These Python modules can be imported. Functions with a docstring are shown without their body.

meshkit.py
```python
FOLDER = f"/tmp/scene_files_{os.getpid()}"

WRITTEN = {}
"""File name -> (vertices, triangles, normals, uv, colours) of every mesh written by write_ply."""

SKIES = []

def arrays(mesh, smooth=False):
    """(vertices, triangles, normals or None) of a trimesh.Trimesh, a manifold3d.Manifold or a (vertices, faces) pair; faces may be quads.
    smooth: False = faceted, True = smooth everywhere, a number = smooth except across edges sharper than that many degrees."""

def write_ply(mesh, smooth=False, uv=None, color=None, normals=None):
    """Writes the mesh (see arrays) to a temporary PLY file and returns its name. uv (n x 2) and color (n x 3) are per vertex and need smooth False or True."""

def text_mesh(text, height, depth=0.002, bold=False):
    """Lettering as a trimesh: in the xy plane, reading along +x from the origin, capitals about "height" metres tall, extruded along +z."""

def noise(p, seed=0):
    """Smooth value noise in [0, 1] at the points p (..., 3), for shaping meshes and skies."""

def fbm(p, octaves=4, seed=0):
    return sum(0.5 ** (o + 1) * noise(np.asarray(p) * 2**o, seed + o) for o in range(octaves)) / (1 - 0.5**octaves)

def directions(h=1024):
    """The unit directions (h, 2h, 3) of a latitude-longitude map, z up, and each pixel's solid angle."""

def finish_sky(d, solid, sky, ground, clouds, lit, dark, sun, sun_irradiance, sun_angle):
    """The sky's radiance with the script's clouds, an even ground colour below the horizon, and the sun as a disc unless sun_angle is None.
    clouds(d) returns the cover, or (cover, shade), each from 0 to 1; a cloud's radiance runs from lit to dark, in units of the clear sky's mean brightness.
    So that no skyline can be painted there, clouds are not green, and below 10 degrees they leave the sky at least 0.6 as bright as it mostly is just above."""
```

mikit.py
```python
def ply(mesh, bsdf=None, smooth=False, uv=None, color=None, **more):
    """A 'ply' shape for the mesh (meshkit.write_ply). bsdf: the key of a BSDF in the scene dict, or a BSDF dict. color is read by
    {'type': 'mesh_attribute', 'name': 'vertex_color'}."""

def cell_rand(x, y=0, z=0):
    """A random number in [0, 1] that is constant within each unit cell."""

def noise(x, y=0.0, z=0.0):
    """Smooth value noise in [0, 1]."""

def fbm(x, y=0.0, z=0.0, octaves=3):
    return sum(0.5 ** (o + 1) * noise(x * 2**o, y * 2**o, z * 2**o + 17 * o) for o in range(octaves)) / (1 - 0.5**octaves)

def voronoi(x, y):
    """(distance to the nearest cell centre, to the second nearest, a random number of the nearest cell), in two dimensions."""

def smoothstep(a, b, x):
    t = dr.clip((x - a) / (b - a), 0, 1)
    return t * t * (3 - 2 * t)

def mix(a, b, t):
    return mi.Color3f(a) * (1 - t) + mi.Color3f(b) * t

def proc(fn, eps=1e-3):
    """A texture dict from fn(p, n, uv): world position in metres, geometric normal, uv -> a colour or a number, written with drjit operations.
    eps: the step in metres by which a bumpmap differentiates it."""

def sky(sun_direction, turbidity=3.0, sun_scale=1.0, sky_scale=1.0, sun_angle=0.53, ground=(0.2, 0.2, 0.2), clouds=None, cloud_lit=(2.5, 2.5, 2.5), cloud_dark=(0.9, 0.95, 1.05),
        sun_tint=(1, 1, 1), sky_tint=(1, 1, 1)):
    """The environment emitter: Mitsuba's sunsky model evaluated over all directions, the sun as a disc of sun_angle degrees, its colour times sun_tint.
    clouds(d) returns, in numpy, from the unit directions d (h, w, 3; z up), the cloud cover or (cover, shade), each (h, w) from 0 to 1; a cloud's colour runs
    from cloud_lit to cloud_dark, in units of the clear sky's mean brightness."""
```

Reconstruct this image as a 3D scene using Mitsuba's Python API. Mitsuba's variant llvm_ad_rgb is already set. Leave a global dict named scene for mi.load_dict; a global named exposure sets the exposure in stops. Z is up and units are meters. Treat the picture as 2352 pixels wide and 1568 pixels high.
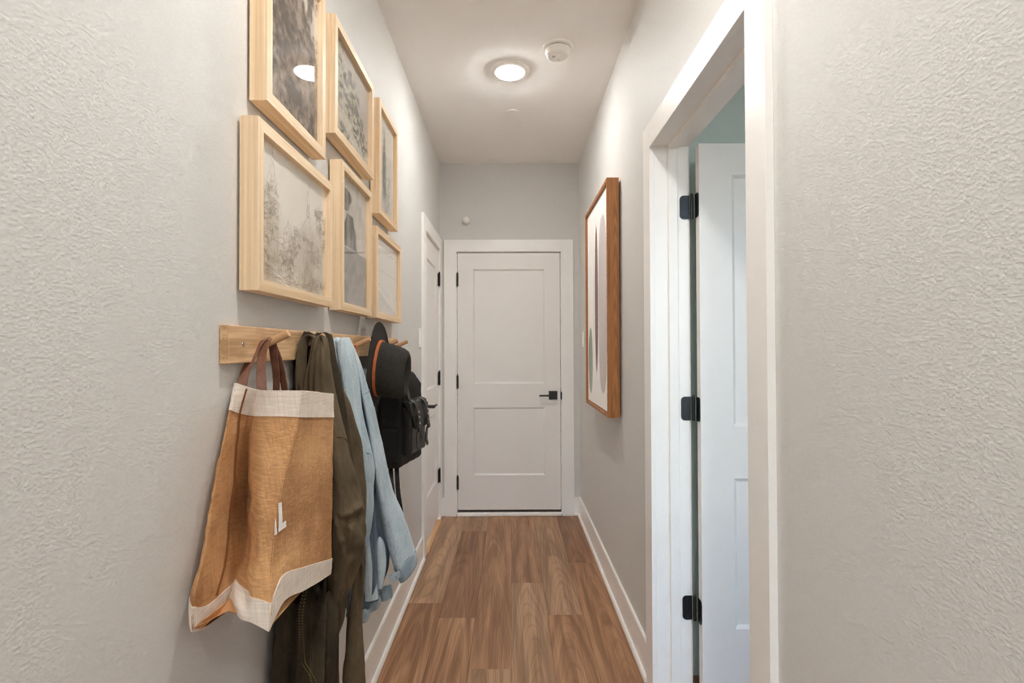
import math, random
import numpy as np
import trimesh
import shapely
from shapely.geometry import Polygon, box as sbox
from scipy.interpolate import PchipInterpolator, CubicSpline, RectBivariateSpline
import drjit as dr
import mitsuba as mi
import mikit, meshkit
from mikit import noise, fbm, smoothstep, mix, cell_rand, voronoi, proc

T = mi.ScalarTransform4f
rng = np.random.default_rng(7)
random.seed(7)
scene, labels = {}, {}

# ------------------------------------------------------------------ camera, sky, exposure
FOCAL, YAW, PITCH, ROLL, EYE = 1205.3, 0.0025, 0.0128, -0.0031, 1.3212      # focal length for the 2352 pixel wide frame
_f = np.array([math.sin(YAW) * math.cos(PITCH), math.cos(YAW) * math.cos(PITCH), math.sin(PITCH)])
_r = np.array([math.cos(YAW), -math.sin(YAW), 0.0])
_u = np.cross(_r, _f)
_up = math.cos(ROLL) * _u - math.sin(ROLL) * _r
scene['camera'] = {'type': 'perspective', 'fov': math.degrees(2 * math.atan(1176 / FOCAL)), 'fov_axis': 'x', 'near_clip': 0.02,
                   'to_world': T().look_at(origin=[0, 0, EYE], target=[float(a) for a in (_f + [0, 0, EYE])], up=[float(a) for a in _up])}
scene['sky'] = mikit.sky((0.35, 0.75, 0.75), turbidity=4.0, sky_scale=4.4, sun_scale=1.0, sky_tint=(1.16, 1.0, 0.82))
exposure = 3.58
LAMP = 26.0             # radiance of the ceiling lamps' diffusers
LAMP_TINT = (1.0, 0.997, 0.982)

# ------------------------------------------------------------------ sizes of the hallway (metres; x right, y into the hall, z up)
XL, XR, D, HC = -0.562, 0.5496, 4.167, 2.7964
YB = -1.3               # where the hallway opens into the unseen room behind the viewer
CAS, CT = 0.0935, 0.018   # door casing width and thickness

# ------------------------------------------------------------------ helpers
def hexa(p):
    return trimesh.convex.convex_hull(np.asarray(p, float))

def cbox(x0, x1, y0, y1, z0, z1, c=0.0015):
    """A box with chamfered edges."""
    if c <= 0:
        return trimesh.creation.box(bounds=[[x0, y0, z0], [x1, y1, z1]])
    c = min(c, 0.45 * min(x1 - x0, y1 - y0, z1 - z0))
    pts = []
    for ix, (a, sa) in enumerate(((x0, 1), (x1, -1))):
        for b, sb in ((y0, 1), (y1, -1)):
            for d, sd in ((z0, 1), (z1, -1)):
                pts += [(a, b + sb * c, d + sd * c), (a + sa * c, b, d + sd * c), (a + sa * c, b + sb * c, d)]
    return hexa(pts)

def cat(*ms):
    ms = [m for m in (ms[0] if len(ms) == 1 and isinstance(ms[0], (list, tuple)) else ms)]
    return trimesh.util.concatenate(ms)

def loft(rings, closed=True, cap=True):
    """A mesh through rings of equal point counts (n, m, 3)."""
    R = np.asarray(rings, float)
    n, m = R.shape[:2]
    v = R.reshape(-1, 3)
    f = []
    mm = m if closed else m - 1
    i, j = np.meshgrid(np.arange(n - 1), np.arange(mm), indexing='ij')
    a, b = i * m + j, i * m + (j + 1) % m
    c, d = a + m, b + m
    f = np.concatenate([np.stack([a, b, d], -1).reshape(-1, 3), np.stack([a, d, c], -1).reshape(-1, 3)])
    if cap and closed:
        k = len(v)
        v = np.vstack([v, R[0].mean(0), R[-1].mean(0)])
        j = np.arange(m)
        f = np.vstack([f, np.stack([j * 0 + k, (j + 1) % m, j], 1), np.stack([j * 0 + k + 1, (n - 1) * m + j, (n - 1) * m + (j + 1) % m], 1)])
    me = trimesh.Trimesh(v, f, process=False)
    return me

def lathe(profile, axis_origin, axis='z', n=48, flip=False):
    """Revolve (radius, height) pairs about an axis through axis_origin."""
    a = np.arange(n) / n * 2 * np.pi
    P = np.asarray(profile, float)
    rings = np.stack([P[:, :1] * np.cos(a), P[:, :1] * np.sin(a), np.repeat(P[:, 1:2], n, 1)], -1)
    if axis == 'x':
        rings = rings[..., [2, 0, 1]]
    if axis == 'y':
        rings = rings[..., [1, 2, 0]]
    if flip:
        rings = rings[:, ::-1]
    me = loft(rings + np.asarray(axis_origin, float), True, True)
    if me.volume < 0:
        me.invert()
    return me

def spline(pts, n, k=3):
    """n points along a smooth curve through pts."""
    P = np.asarray(pts, float)
    if len(P) == 2:
        t = np.linspace(0, 1, n)[:, None]
        return P[0] * (1 - t) + P[1] * t
    s = np.r_[0, np.cumsum(np.linalg.norm(np.diff(P[:, :3], axis=0), axis=1) + 1e-9)]
    return PchipInterpolator(s, P, axis=0)(np.linspace(0, s[-1], n))

def tube(path, rad, n=12, steps=None, up=(0, 0, 1), squash=1.0):
    """A round (or flattened) tube along a curve; rad a number or one per point."""
    P = np.asarray(path, float)
    r = np.broadcast_to(np.asarray(rad, float), (len(P),))
    if steps:
        Q = spline(np.hstack([P, r[:, None]]), steps)
        P, r = Q[:, :3], Q[:, 3]
    t = np.gradient(P, axis=0)
    t /= np.linalg.norm(t, axis=1, keepdims=True) + 1e-12
    side = np.cross(t, np.asarray(up, float))
    bad = np.linalg.norm(side, axis=1) < 1e-3
    side[bad] = np.cross(t[bad], [0.3, 0.9, 0.1])
    side /= np.linalg.norm(side, axis=1, keepdims=True)
    nn = np.cross(side, t)
    a = np.arange(n) / n * 2 * np.pi
    rings = P[:, None] + r[:, None, None] * (np.cos(a)[None, :, None] * side[:, None] + squash * np.sin(a)[None, :, None] * nn[:, None])
    me = loft(rings)
    if me.volume < 0:
        me.invert()
    return me

def ribbon(path, sides, width, thick=0.002, steps=40):
    """A flat strap along a curve; sides: the direction of its width at each point."""
    P = spline(path, steps)
    S = spline(sides, steps)
    S /= np.linalg.norm(S, axis=1, keepdims=True)
    t = np.gradient(P, axis=0)
    t /= np.linalg.norm(t, axis=1, keepdims=True)
    S = S - (S * t).sum(1, keepdims=True) * t
    S /= np.linalg.norm(S, axis=1, keepdims=True)
    N = np.cross(t, S)
    w = spline(np.broadcast_to(np.asarray(width, float), (len(path),))[:, None] @ np.ones((1, 3)) if np.ndim(width) else np.full((2, 3), width), steps)[:, :1] if np.ndim(width) else np.full((steps, 1), width)
    h, e = thick / 2, 0.35 * thick
    rings = np.stack([P + S * (w / 2 - e) + N * h, P + S * w / 2, P + S * (w / 2 - e) - N * h, P - S * (w / 2 - e) - N * h, P - S * w / 2, P - S * (w / 2 - e) + N * h], 1)
    me = loft(rings)
    if me.volume < 0:
        me.invert()
    return me

def grid_surface(ctrl, nu, nv, closed_v=False):
    """Smooth surface through a grid of control points (rows, columns, 3) -> (nu, nv, 3)."""
    C = np.asarray(ctrl, float)
    s = np.r_[0, np.cumsum(np.linalg.norm(np.diff(C, axis=0), axis=2).mean(1) + 1e-9)]
    A = PchipInterpolator(s, C, axis=0)(np.linspace(0, s[-1], nu))
    if closed_v:
        A = np.concatenate([A, A[:, :1]], 1)
    w = np.r_[0, np.cumsum(np.linalg.norm(np.diff(A, axis=1), axis=2).mean(0) + 1e-9)]
    tv = np.linspace(0, w[-1], nv + (1 if closed_v else 0))
    B = PchipInterpolator(w, A, axis=1)(tv)
    return B[:, :-1] if closed_v else B

def grid_normals(B, closed_v=False):
    du = np.gradient(B, axis=0)
    if closed_v:
        dv = (np.roll(B, -1, 1) - np.roll(B, 1, 1))
    else:
        dv = np.gradient(B, axis=1)
    n = np.cross(du, dv)
    return n / (np.linalg.norm(n, axis=2, keepdims=True) + 1e-12)

def cloth(B, thick=0.002, closed_v=False):
    """A solid sheet from a grid of points: front surface B, back surface offset along the normal, edges joined."""
    n = grid_normals(B, closed_v)
    A = B - n * thick
    if closed_v:
        R = np.concatenate([B, A[::-1]], 0)
        R = np.concatenate([R, R[:1]], 0)
        me = loft(R, True, False)
    else:
        R = np.concatenate([B, A[:, ::-1]], 1)
        me = loft(R, True, True)
        # flat caps at the first and last row
        m = R.shape[1]
    me.merge_vertices()
    if me.volume < 0:
        me.invert()
    return me

def wrinkle(B, amp, freq, seed=0, closed_v=False, stretch=(1, 1, 1)):
    n = grid_normals(B, closed_v)
    w = meshkit.fbm(B * freq * np.asarray(stretch), 3, seed) - 0.5
    return B + n * (w * amp)[..., None]

def put(key, mesh, mat, smooth=30, **kw):
    """One entry of the scene; a taken key gets the next number."""
    k, i = key, 0
    while k in scene:
        i += 1
        k = f'{key}_{i:03d}'
    scene[k] = mikit.ply(mesh, mat, smooth=smooth, **kw)
    return k

def tag(key, label=None, category=None, group=None, kind=None):
    d = {}
    if label: d['label'] = label
    if category: d['category'] = category
    if group: d['group'] = group
    if kind: d['kind'] = kind
    labels[key] = d

def structure(key, mesh, mat, label, smooth=False):
    put(key, mesh, mat, smooth)
    tag(key, label, kind='structure')

# ------------------------------------------------------------------ materials
def rgb(r, g, b):
    """A colour given as sRGB 0..255."""
    c = np.array([r, g, b]) / 255.0
    c = np.where(c <= 0.04045, c / 12.92, ((c + 0.055) / 1.055) ** 2.4)
    return [float(x) for x in c]

def tex(c):
    return {'type': 'rgb', 'value': list(c)} if not isinstance(c, dict) else c

def mat(name, base, rough=0.5, spec=0.5, metallic=0.0, bump=None, bump_scale=0.001, sheen=0.0, two=True, **kw):
    d = {'type': 'principled', 'base_color': tex(base), 'roughness': rough, 'specular': spec, 'metallic': metallic, **kw}
    if sheen:
        d['sheen'] = sheen
    if bump is not None:
        d = {'type': 'bumpmap', 'arbitrary': bump, 'scale': bump_scale, 'bsdf': d}
    if two:
        d = {'type': 'twosided', 'bsdf': d}
    scene[name] = d
    return name

def peel(p, n, uv):
    """Orange-peel plaster relief."""
    q = p * 300.0
    a = noise(q.x + 3 * noise(q.y * 0.4, q.z * 0.4), q.y, q.z)
    b = noise(q.x * 2.3, q.y * 2.3 + 7, q.z * 2.3)
    return smoothstep(0.35, 0.75, a) * 0.75 + 0.25 * b

def wall_relief_tone(p, n, uv):
    return mi.Color3f(rgb(205, 202.7, 198.6)) * (0.965 + 0.05 * peel(p, n, uv))  # relief shading put into the paint colour: bumps paler, hollows darker
mat('wall_paint', proc(wall_relief_tone), 0.55, 0.35, bump=proc(peel, 3e-4), bump_scale=0.0004)
mat('ceiling_paint', rgb(236, 233, 229), 0.9, 0.1)
mat('bedroom_paint', rgb(200, 210, 205), 0.8, 0.2)
mat('trim_paint', rgb(232, 229, 225), 0.32, 0.5)
mat('door_paint', rgb(226, 222, 218), 0.36, 0.5)
mat('black_metal', rgb(28, 27, 25), 0.42, 0.5)
mat('hinge_metal', rgb(26, 30, 34), 0.30, 0.6, metallic=0.5)
mat('white_plastic', rgb(236, 232, 226), 0.35, 0.5)
mat('grey_plastic', rgb(120, 116, 112), 0.5)
mat('rubber', rgb(38, 28, 26), 0.6)
mat('screw_metal', rgb(190, 188, 184), 0.3, metallic=1.0)
scene['glazing'] = {'type': 'thindielectric', 'int_ior': 1.5}
scene['window_glass'] = {'type': 'thindielectric', 'int_ior': 1.5}

def ash(axis, seed):
    def fn(p, n, uv):
        a, b = (p.z, p.y) if axis == 'z' else (p.y, p.z)
        c = p.x
        w = fbm(b * 160 + 5 * c, a * 3.0 + seed, c * 160, 3)
        l = noise(b * 620, a * 9 + seed, c * 620)
        s = noise(b * 45, a * 0.8, c * 45 + seed)
        g = 0.55 * w + 0.25 * l + 0.3 * s
        return mix(rgb(212, 180, 141), rgb(235, 211, 178), smoothstep(0.3, 0.8, g))
    return fn
mat('ash_upright', proc(ash('z', 0)), 0.5, 0.4)
mat('ash_level', proc(ash('y', 4)), 0.5, 0.4)

def pine(p, n, uv):
    w = fbm(p.z * 70 + 0.8 * noise(p.y * 9, p.z * 30), p.y * 4, p.x * 40, 3)
    l = noise(p.z * 420, p.y * 12, p.x * 300)
    blot = smoothstep(0.52, 0.8, fbm(p.y * 16, p.z * 26, p.x * 10, 3))
    c = mix(rgb(176, 138, 100), rgb(214, 177, 136), smoothstep(0.3, 0.7, w * 0.75 + l * 0.3))
    return mix(c, mi.Color3f(rgb(150, 110, 74)), blot * 0.45)
mat('pine', proc(pine), 0.55, 0.3)
def dowel(p, n, uv):
    l = fbm(p.z * 130, p.y * 130, p.x * 12, 2)
    return mix(rgb(174, 130, 92), rgb(208, 168, 128), l)
mat('dowel_wood', proc(dowel), 0.5, 0.4)
def teak(axis):
    def fn(p, n, uv):
        a, b = (p.z, p.x) if axis == 'z' else (p.y, p.x)
        o = p.y if axis == 'z' else p.z
        t = (b - 0.512) * 30 + 0.5 * (noise(a * 2.2, 3.0) - 0.5)
        wave = a * 2.2 + 1.3 * t * t + 0.5 * fbm(b * 20, a * 3, o * 20, 2)
        ring = 0.5 + 0.5 * dr.sin(wave * 22)
        l = noise(b * 520 + 40 * o, a * 14, o * 300)
        s = smoothstep(0.6, 0.9, noise(b * 90, a * 3, o * 40))
        c = mix(rgb(134, 82, 40), rgb(180, 122, 68), ring * 0.45 + l * 0.45)
        return mix(c, mi.Color3f(rgb(104, 62, 30)), s * 0.5)
    return fn
mat('teak_upright', proc(teak('z')), 0.45, 0.4)
mat('teak_level', proc(teak('y')), 0.45, 0.4)

def plank(seed, dark, light):
    def fn(p, n, uv):
        x, y = p.x, p.y
        col = dr.floor(x / 0.178 + 1e-4)
        ox = 3.7 * seed + 23 * cell_rand(col, seed, 3)
        xc = x / 0.178 - col - 0.5 - 0.5 * (cell_rand(col, seed, 5) - 0.5) - 0.22 * (noise(y * 0.8 + ox, seed * 1.3) - 0.5)
        k = 1.2 + 2.6 * noise(y * 0.9, ox)
        t = y * 0.8 + ox + k * xc * xc + 0.3 * fbm(x * 12 + ox, y * 1.8, 2.0, 2)
        ring = noise(t * 13, ox)
        line = smoothstep(0.72, 1.0, 0.5 + 0.5 * dr.sin(t * 60 + 4 * noise(x * 24, y * 1.7)))
        fine = noise(x * 420 + ox, y * 7, seed)
        mid = fbm(x * 34 + ox, y * 1.9, seed, 3)
        g = 0.2 * ring + 0.25 * fine + 0.55 * mid
        c = mix(dark, light, smoothstep(0.22, 0.85, g))
        return mix(c, mi.Color3f(dark) * 0.8, line * 0.28 * smoothstep(0.35, 0.6, noise(x * 7 + ox, y * 1.1, 8.0)) + 0.35 * smoothstep(0.66, 0.84, fbm(x * 12 + ox, y * 3.5, seed, 2)))
    return fn
PLANK = []
for i, (d_, l_) in enumerate(((rgb(126, 90, 64), rgb(174, 133, 100)), (rgb(138, 103, 76), rgb(188, 151, 118)), (rgb(116, 81, 57), rgb(162, 119, 88)), (rgb(130, 91, 64), rgb(180, 137, 102)))):
    PLANK.append(mat(f'plank_wood_{"abcd"[i]}', proc(plank(i + 1, d_, l_)), 0.42, 0.35))
def tanwood(p, n, uv):
    return mix(rgb(150, 104, 62), rgb(190, 146, 98), fbm(p.x * 120, p.y * 5, 0.0, 3))
mat('tan_strip_wood', proc(tanwood), 0.45, 0.35)

# ------------------------------------------------------------------ the room
WT = 0.12
OY0, OY1, OZ = 1.18, 1.995, 2.087         # bedroom doorway in the right wall
CY0, CY1, CZ = 3.398, 4.062, 2.084        # closet doorway in the left wall
DX0, DX1, DZ = -0.426, 0.398, 2.084       # door in the end wall
J = 0.018                                  # jamb thickness
def B_(x0, x1, y0, y1, z0, z1):
    return cbox(x0, x1, y0, y1, z0, z1, 0)
structure('wall_left', cat(B_(XL - WT, XL, YB, CY0 - J, 0, HC), B_(XL - WT, XL, CY1 + J, D + WT, 0, HC), B_(XL - WT, XL, CY0 - J, CY1 + J, CZ + J, HC)), 'wall_paint', 'warm grey textured left wall of the hallway')
structure('wall_right', cat(B_(XR, XR + WT, YB, OY0 - J, 0, HC), B_(XR, XR + WT, OY1 + J, D + WT, 0, HC), B_(XR, XR + WT, OY0 - J, OY1 + J, OZ + J, HC)), 'wall_paint', 'warm grey textured right wall of the hallway')
structure('wall_end', cat(B_(XL, DX0 - J, D, D + WT, 0, HC), B_(DX1 + J, XR, D, D + WT, 0, HC), B_(DX0 - J, DX1 + J, D, D + WT, DZ + J, HC)), 'wall_paint', 'grey wall around the door at the end of the hallway')
structure('ceiling', cat(B_(-4.5, XR + WT, -6.0, D + WT, HC, HC + 0.1), B_(XR + WT, 3.6, -1.0, 2.4, HC, HC + 0.1)), 'ceiling_paint', 'smooth pale ceiling')
# bedroom beyond the right doorway
BY0, BY1, BX1 = -0.9, 2.13, 3.4
WX0, WX1, WZ0, WZ1 = 1.0, 2.7, 0.75, 2.52
structure('wall_bedroom', cat(B_(XR + WT, BX1 + WT, BY1, BY1 + WT, 0, HC), B_(BX1, BX1 + WT, BY0, BY1, 0, HC),
          B_(XR + WT, WX0, BY0 - WT, BY0, 0, HC), B_(WX1, BX1 + WT, BY0 - WT, BY0, 0, HC), B_(WX0, WX1, BY0 - WT, BY0, 0, WZ0), B_(WX0, WX1, BY0 - WT, BY0, WZ1, HC)), 'bedroom_paint', 'pale green-grey walls of the room behind the open door')
structure('unseen_window_1', cat(B_(WX0, WX0 + .05, BY0 - .09, BY0 - .03, WZ0, WZ1), B_(WX1 - .05, WX1, BY0 - .09, BY0 - .03, WZ0, WZ1), B_(WX0, WX1, BY0 - .09, BY0 - .03, WZ0, WZ0 + .05), B_(WX0, WX1, BY0 - .09, BY0 - .03, WZ1 - .05, WZ1)), 'trim_paint', 'unseen white window of the side room, placed to light the open door')  # out of view; placed and sized to light the open door and wall
# unseen room behind the viewer, placed so window light reaches the hallway
LX0, LY0 = -4.3, -5.6
VX0, VX1, VZ0, VZ1 = -3.2, 0.2, 0.5, 2.45
structure('wall_back', cat(B_(LX0 - WT, LX0, LY0, YB, 0, HC), B_(LX0, XL - WT, YB, YB + WT, 0, HC), B_(XR, XR + WT, LY0, YB, 0, HC),
          B_(LX0, VX0, LY0 - WT, LY0, 0, HC), B_(VX1, XR + WT, LY0 - WT, LY0, 0, HC), B_(VX0, VX1, LY0 - WT, LY0, 0, VZ0), B_(VX0, VX1, LY0 - WT, LY0, VZ1, HC)), 'wall_paint', 'unseen walls of the assumed room behind the viewer')
structure('unseen_window_2', cat(B_(VX0, VX0 + .05, LY0 - .09, LY0 - .03, VZ0, VZ1), B_(VX1 - .05, VX1, LY0 - .09, LY0 - .03, VZ0, VZ1), B_(-1.73, -1.67, LY0 - .09, LY0 - .03, VZ0, VZ1), B_(VX0, VX1, LY0 - .09, LY0 - .03, VZ0, VZ0 + .05), B_(VX0, VX1, LY0 - .09, LY0 - .03, VZ1 - .05, VZ1)), 'trim_paint', 'unseen white window behind the viewer, placed to light the near walls')  # out of view; sized so daylight brightens the near walls

# floor: a base slab, with the vinyl planks as its parts
structure('floor', cat(B_(-4.5, 0.7, -6.0, D + 0.4, -0.12, -0.006), B_(0.7, 3.6, -1.1, 2.4, -0.12, -0.006)), 'tan_strip_wood', 'wood plank floor of the hallway')
PW, PL = 0.178, 1.219
joint0 = {-5: 2.0, -4: 2.55, -3: 2.742, -2: 2.593, -1: 2.181, 0: 2.976, 1: 2.618, 2: 3.25, 3: 2.5}
n_p = 0
for c in range(-4, 4):
    x0, x1 = c * PW, (c + 1) * PW
    x0, x1 = max(x0, -0.62), min(x1, XR + WT)
    if x1 - x0 < 0.02:
        continue
    y = joint0[c] - 4 * PL
    i = 0
    while y < D + 0.1:
        a, b = max(y, YB), min(y + PL, D + 0.06)
        if b - a > 0.02:
            g = 0.0004
            put('floor__plank', cbox(x0 + g, x1 - g, a + g, b - g, -0.006, 0.0, 0.0007), PLANK[(c * 5 + i * 3 + (c * i) % 2) % 4], False)
        y += PL
        i += 1
put('floor__plank', cbox(-4.3, XR, -5.6, YB, -0.006, 0.0, 0.0007), PLANK[1], False)
put('floor__plank', cbox(XR + WT, 3.4, BY0, BY1, -0.006, 0.0, 0.0007), PLANK[1], False)

# baseboards with their shoe moulding
BH, BT = 0.145, 0.013
def base_profile(x, s, y0, y1):
    """Baseboard along a side wall at x, growing in direction s."""
    pr = [(0, 0), (BT, 0), (BT, BH - 0.008), (BT - 0.003, BH - 0.002), (BT - 0.006, BH), (0, BH)]
    return hexa([(x + s * a, y, b) for a, b in pr for y in (y0, y1)])
def shoe_profile(x, s, y0, y1):
    pr = [(BT, 0)] + [(BT + 0.0135 * math.cos(t), 0.019 * math.sin(t)) for t in np.linspace(0, math.pi / 2, 7)]
    return hexa([(x + s * a, y, b) for a, b in pr for y in (y0, y1)])
structure('baseboard_left', base_profile(XL, 1, YB, CY0 - CAS), 'trim_paint', 'white baseboard along the left wall under the hanging coats', 30)
put('baseboard_left__shoe_moulding', shoe_profile(XL, 1, YB, CY0 - CAS), 'trim_paint', 40)
structure('baseboard_right', base_profile(XR, -1, OY1 + CAS, D), 'trim_paint', 'white baseboard along the right wall beyond the open doorway', 30)
put('baseboard_right__shoe_moulding', shoe_profile(XR, -1, OY1 + CAS, D - 0.013), 'trim_paint', 40)
structure('baseboard_near', base_profile(XR, -1, YB, OY0 - CAS), 'trim_paint', 'white baseboard on the right wall nearest the viewer', 30)
structure('baseboard_end', cat(cbox(DX1 + CAS + 0.005, XR - BT, D - BT, D, 0, BH, 0.002), cbox(XL, DX0 - CAS - 0.005, D - BT, D, 0, BH, 0.002)), 'trim_paint', 'short white baseboard pieces beside the end door', 30)
put('baseboard_end__shoe_moulding', cbox(DX1 + CAS + 0.005, XR - BT - 0.0135, D - BT - 0.0135, D - BT, 0, 0.019, 0.004), 'trim_paint')

# ------------------------------------------------------------------ doors
def panel_door(key, w, h, th, panels, at_, matn='door_paint'):
    """A two-panel leaf: stiles, rails and recessed panels, in door space (u along, z up, d depth: 0 = front, th = back), mapped by at_."""
    def M(u0, u1, z0, z1, d0, d1, c=0.0003):
        m = cbox(u0, u1, d0, d1, z0, z1, c)
        v = np.array([at_(a, d, z) for a, d, z in m.vertices])
        m = trimesh.Trimesh(v, m.faces, process=False)
        if m.volume < 0:
            m.invert()
        return m
    st = panels[0][0]
    pieces = []
    zs = [0] + [q for p in sorted(panels, key=lambda p: p[2]) for q in (p[2], p[3])] + [h]
    put(key + '__stile', M(0, panels[0][0], 0, h, 0, th), matn)
    put(key + '__stile', M(panels[0][1], w, 0, h, 0, th), matn)
    for z0, z1 in zip(zs[::2], zs[1::2]):
        put(key + '__rail', M(panels[0][0] - 0.0006, panels[0][1] + 0.0006, z0, z1, 0.0001, th - 0.0001), matn)
    for u0, u1, z0, z1 in panels:
        b, dp = 0.012, 0.0095
        V, F = [], []
        for d0, d1 in ((0.0012, dp), (th - 0.0012, th - dp)):
            o = len(V)
            V += [(u, d0, z) for u, z in ((u0, z0), (u1, z0), (u1, z1), (u0, z1))]
            V += [(u, d1, z) for u, z in ((u0 + b, z0 + b), (u1 - b, z0 + b), (u1 - b, z1 - b), (u0 + b, z1 - b))]
            for q in range(4):
                r = (q + 1) % 4
                F += [(o + q, o + r, o + 4 + r), (o + q, o + 4 + r, o + 4 + q)]
            F += [(o + 4, o + 5, o + 6), (o + 4, o + 6, o + 7)]
        put(key + '__panel', trimesh.Trimesh(np.array([at_(*v) for v in V]), np.array(F), process=False), matn, False)

def box_map(m, at_):
    v = np.array([at_(*q) for q in m.vertices])
    m = trimesh.Trimesh(v, m.faces, process=False)
    if m.volume < 0:
        m.invert()
    return m

# door at the end (door_1): faces -y
at1 = lambda u, d, z: (DX0 + 0.005 + u, D - 0.004 + d, 0.046 + z)
tag('door_1', 'white two-panel door closing the end of the hallway, with black handle', kind='structure')
panel_door('door_1', 0.814, 2.031, 0.035, [(0.125, 0.69, 0.272, 0.806), (0.125, 0.69, 0.995, 1.902)], at1)
def casing(key, along0, along1, top, mapf):
    """Two legs and a head, mitre-free, each a part; mapf(a, depth, z)."""
    for a0, a1, z0, z1 in ((along0 - CAS, along0, 0, top + CAS), (along1, along1 + CAS, 0, top + CAS), (along0, along1, top, top + CAS)):
        put(key + '__casing', box_map(cbox(a0, a1, 0, CT, z0, z1, 0.0007), mapf), 'trim_paint')
casing('door_1', DX0 - 0.006, DX1 + 0.006, DZ + 0.004, lambda a, d, z: (a, D - d, z))
for a0, a1, z0, z1 in ((DX0 - J, DX0, 0, DZ + J), (DX1, DX1 + J, 0, DZ + J), (DX0, DX1, DZ, DZ + J)):
    put('door_1__jamb', cbox(a0, a1, D, D + WT, z0, z1, 0.001), 'trim_paint')
for a0, a1, z0, z1 in ((DX0, DX0 + .011, 0, DZ), (DX1 - .011, DX1, 0, DZ), (DX0, DX1, DZ - .011, DZ)):
    put('door_1__stop', cbox(a0, a1, D + 0.035, D + 0.07, z0, z1, 0.001), 'rubber')
for z in (1.864, 1.054, 0.258):
    h = put('door_1__hinge', cbox(DX0 - 0.003, DX0 + 0.012, D - 0.008, D - 0.0035, z - 0.05, z + 0.05, 0.001), 'black_metal')
    put(h + '__knuckle', cat(lathe([(0.0065, -.05), (0.0065, .05)], (DX0 + 0.0045, D - 0.011, z), n=14), lathe([(0.001, .063), (.0042, .060), (.0058, .054), (0.0042, .05)], (DX0 + 0.0045, D - 0.011, z), n=14)), 'black_metal')
put('door_1__rosette', cbox(0.301, 0.368, D - 0.014, D - 0.004, 0.915, 0.982, 0.002), 'black_metal')
put('door_1__lever', cat(lathe([(0.012, 0), (0.012, 0.04)], (0.335, D - 0.054, 0.9485), 'y', 20), cbox(0.222, 0.343, D - 0.062, D - 0.049, 0.9425, 0.9545, 0.003)), 'black_metal')
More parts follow.
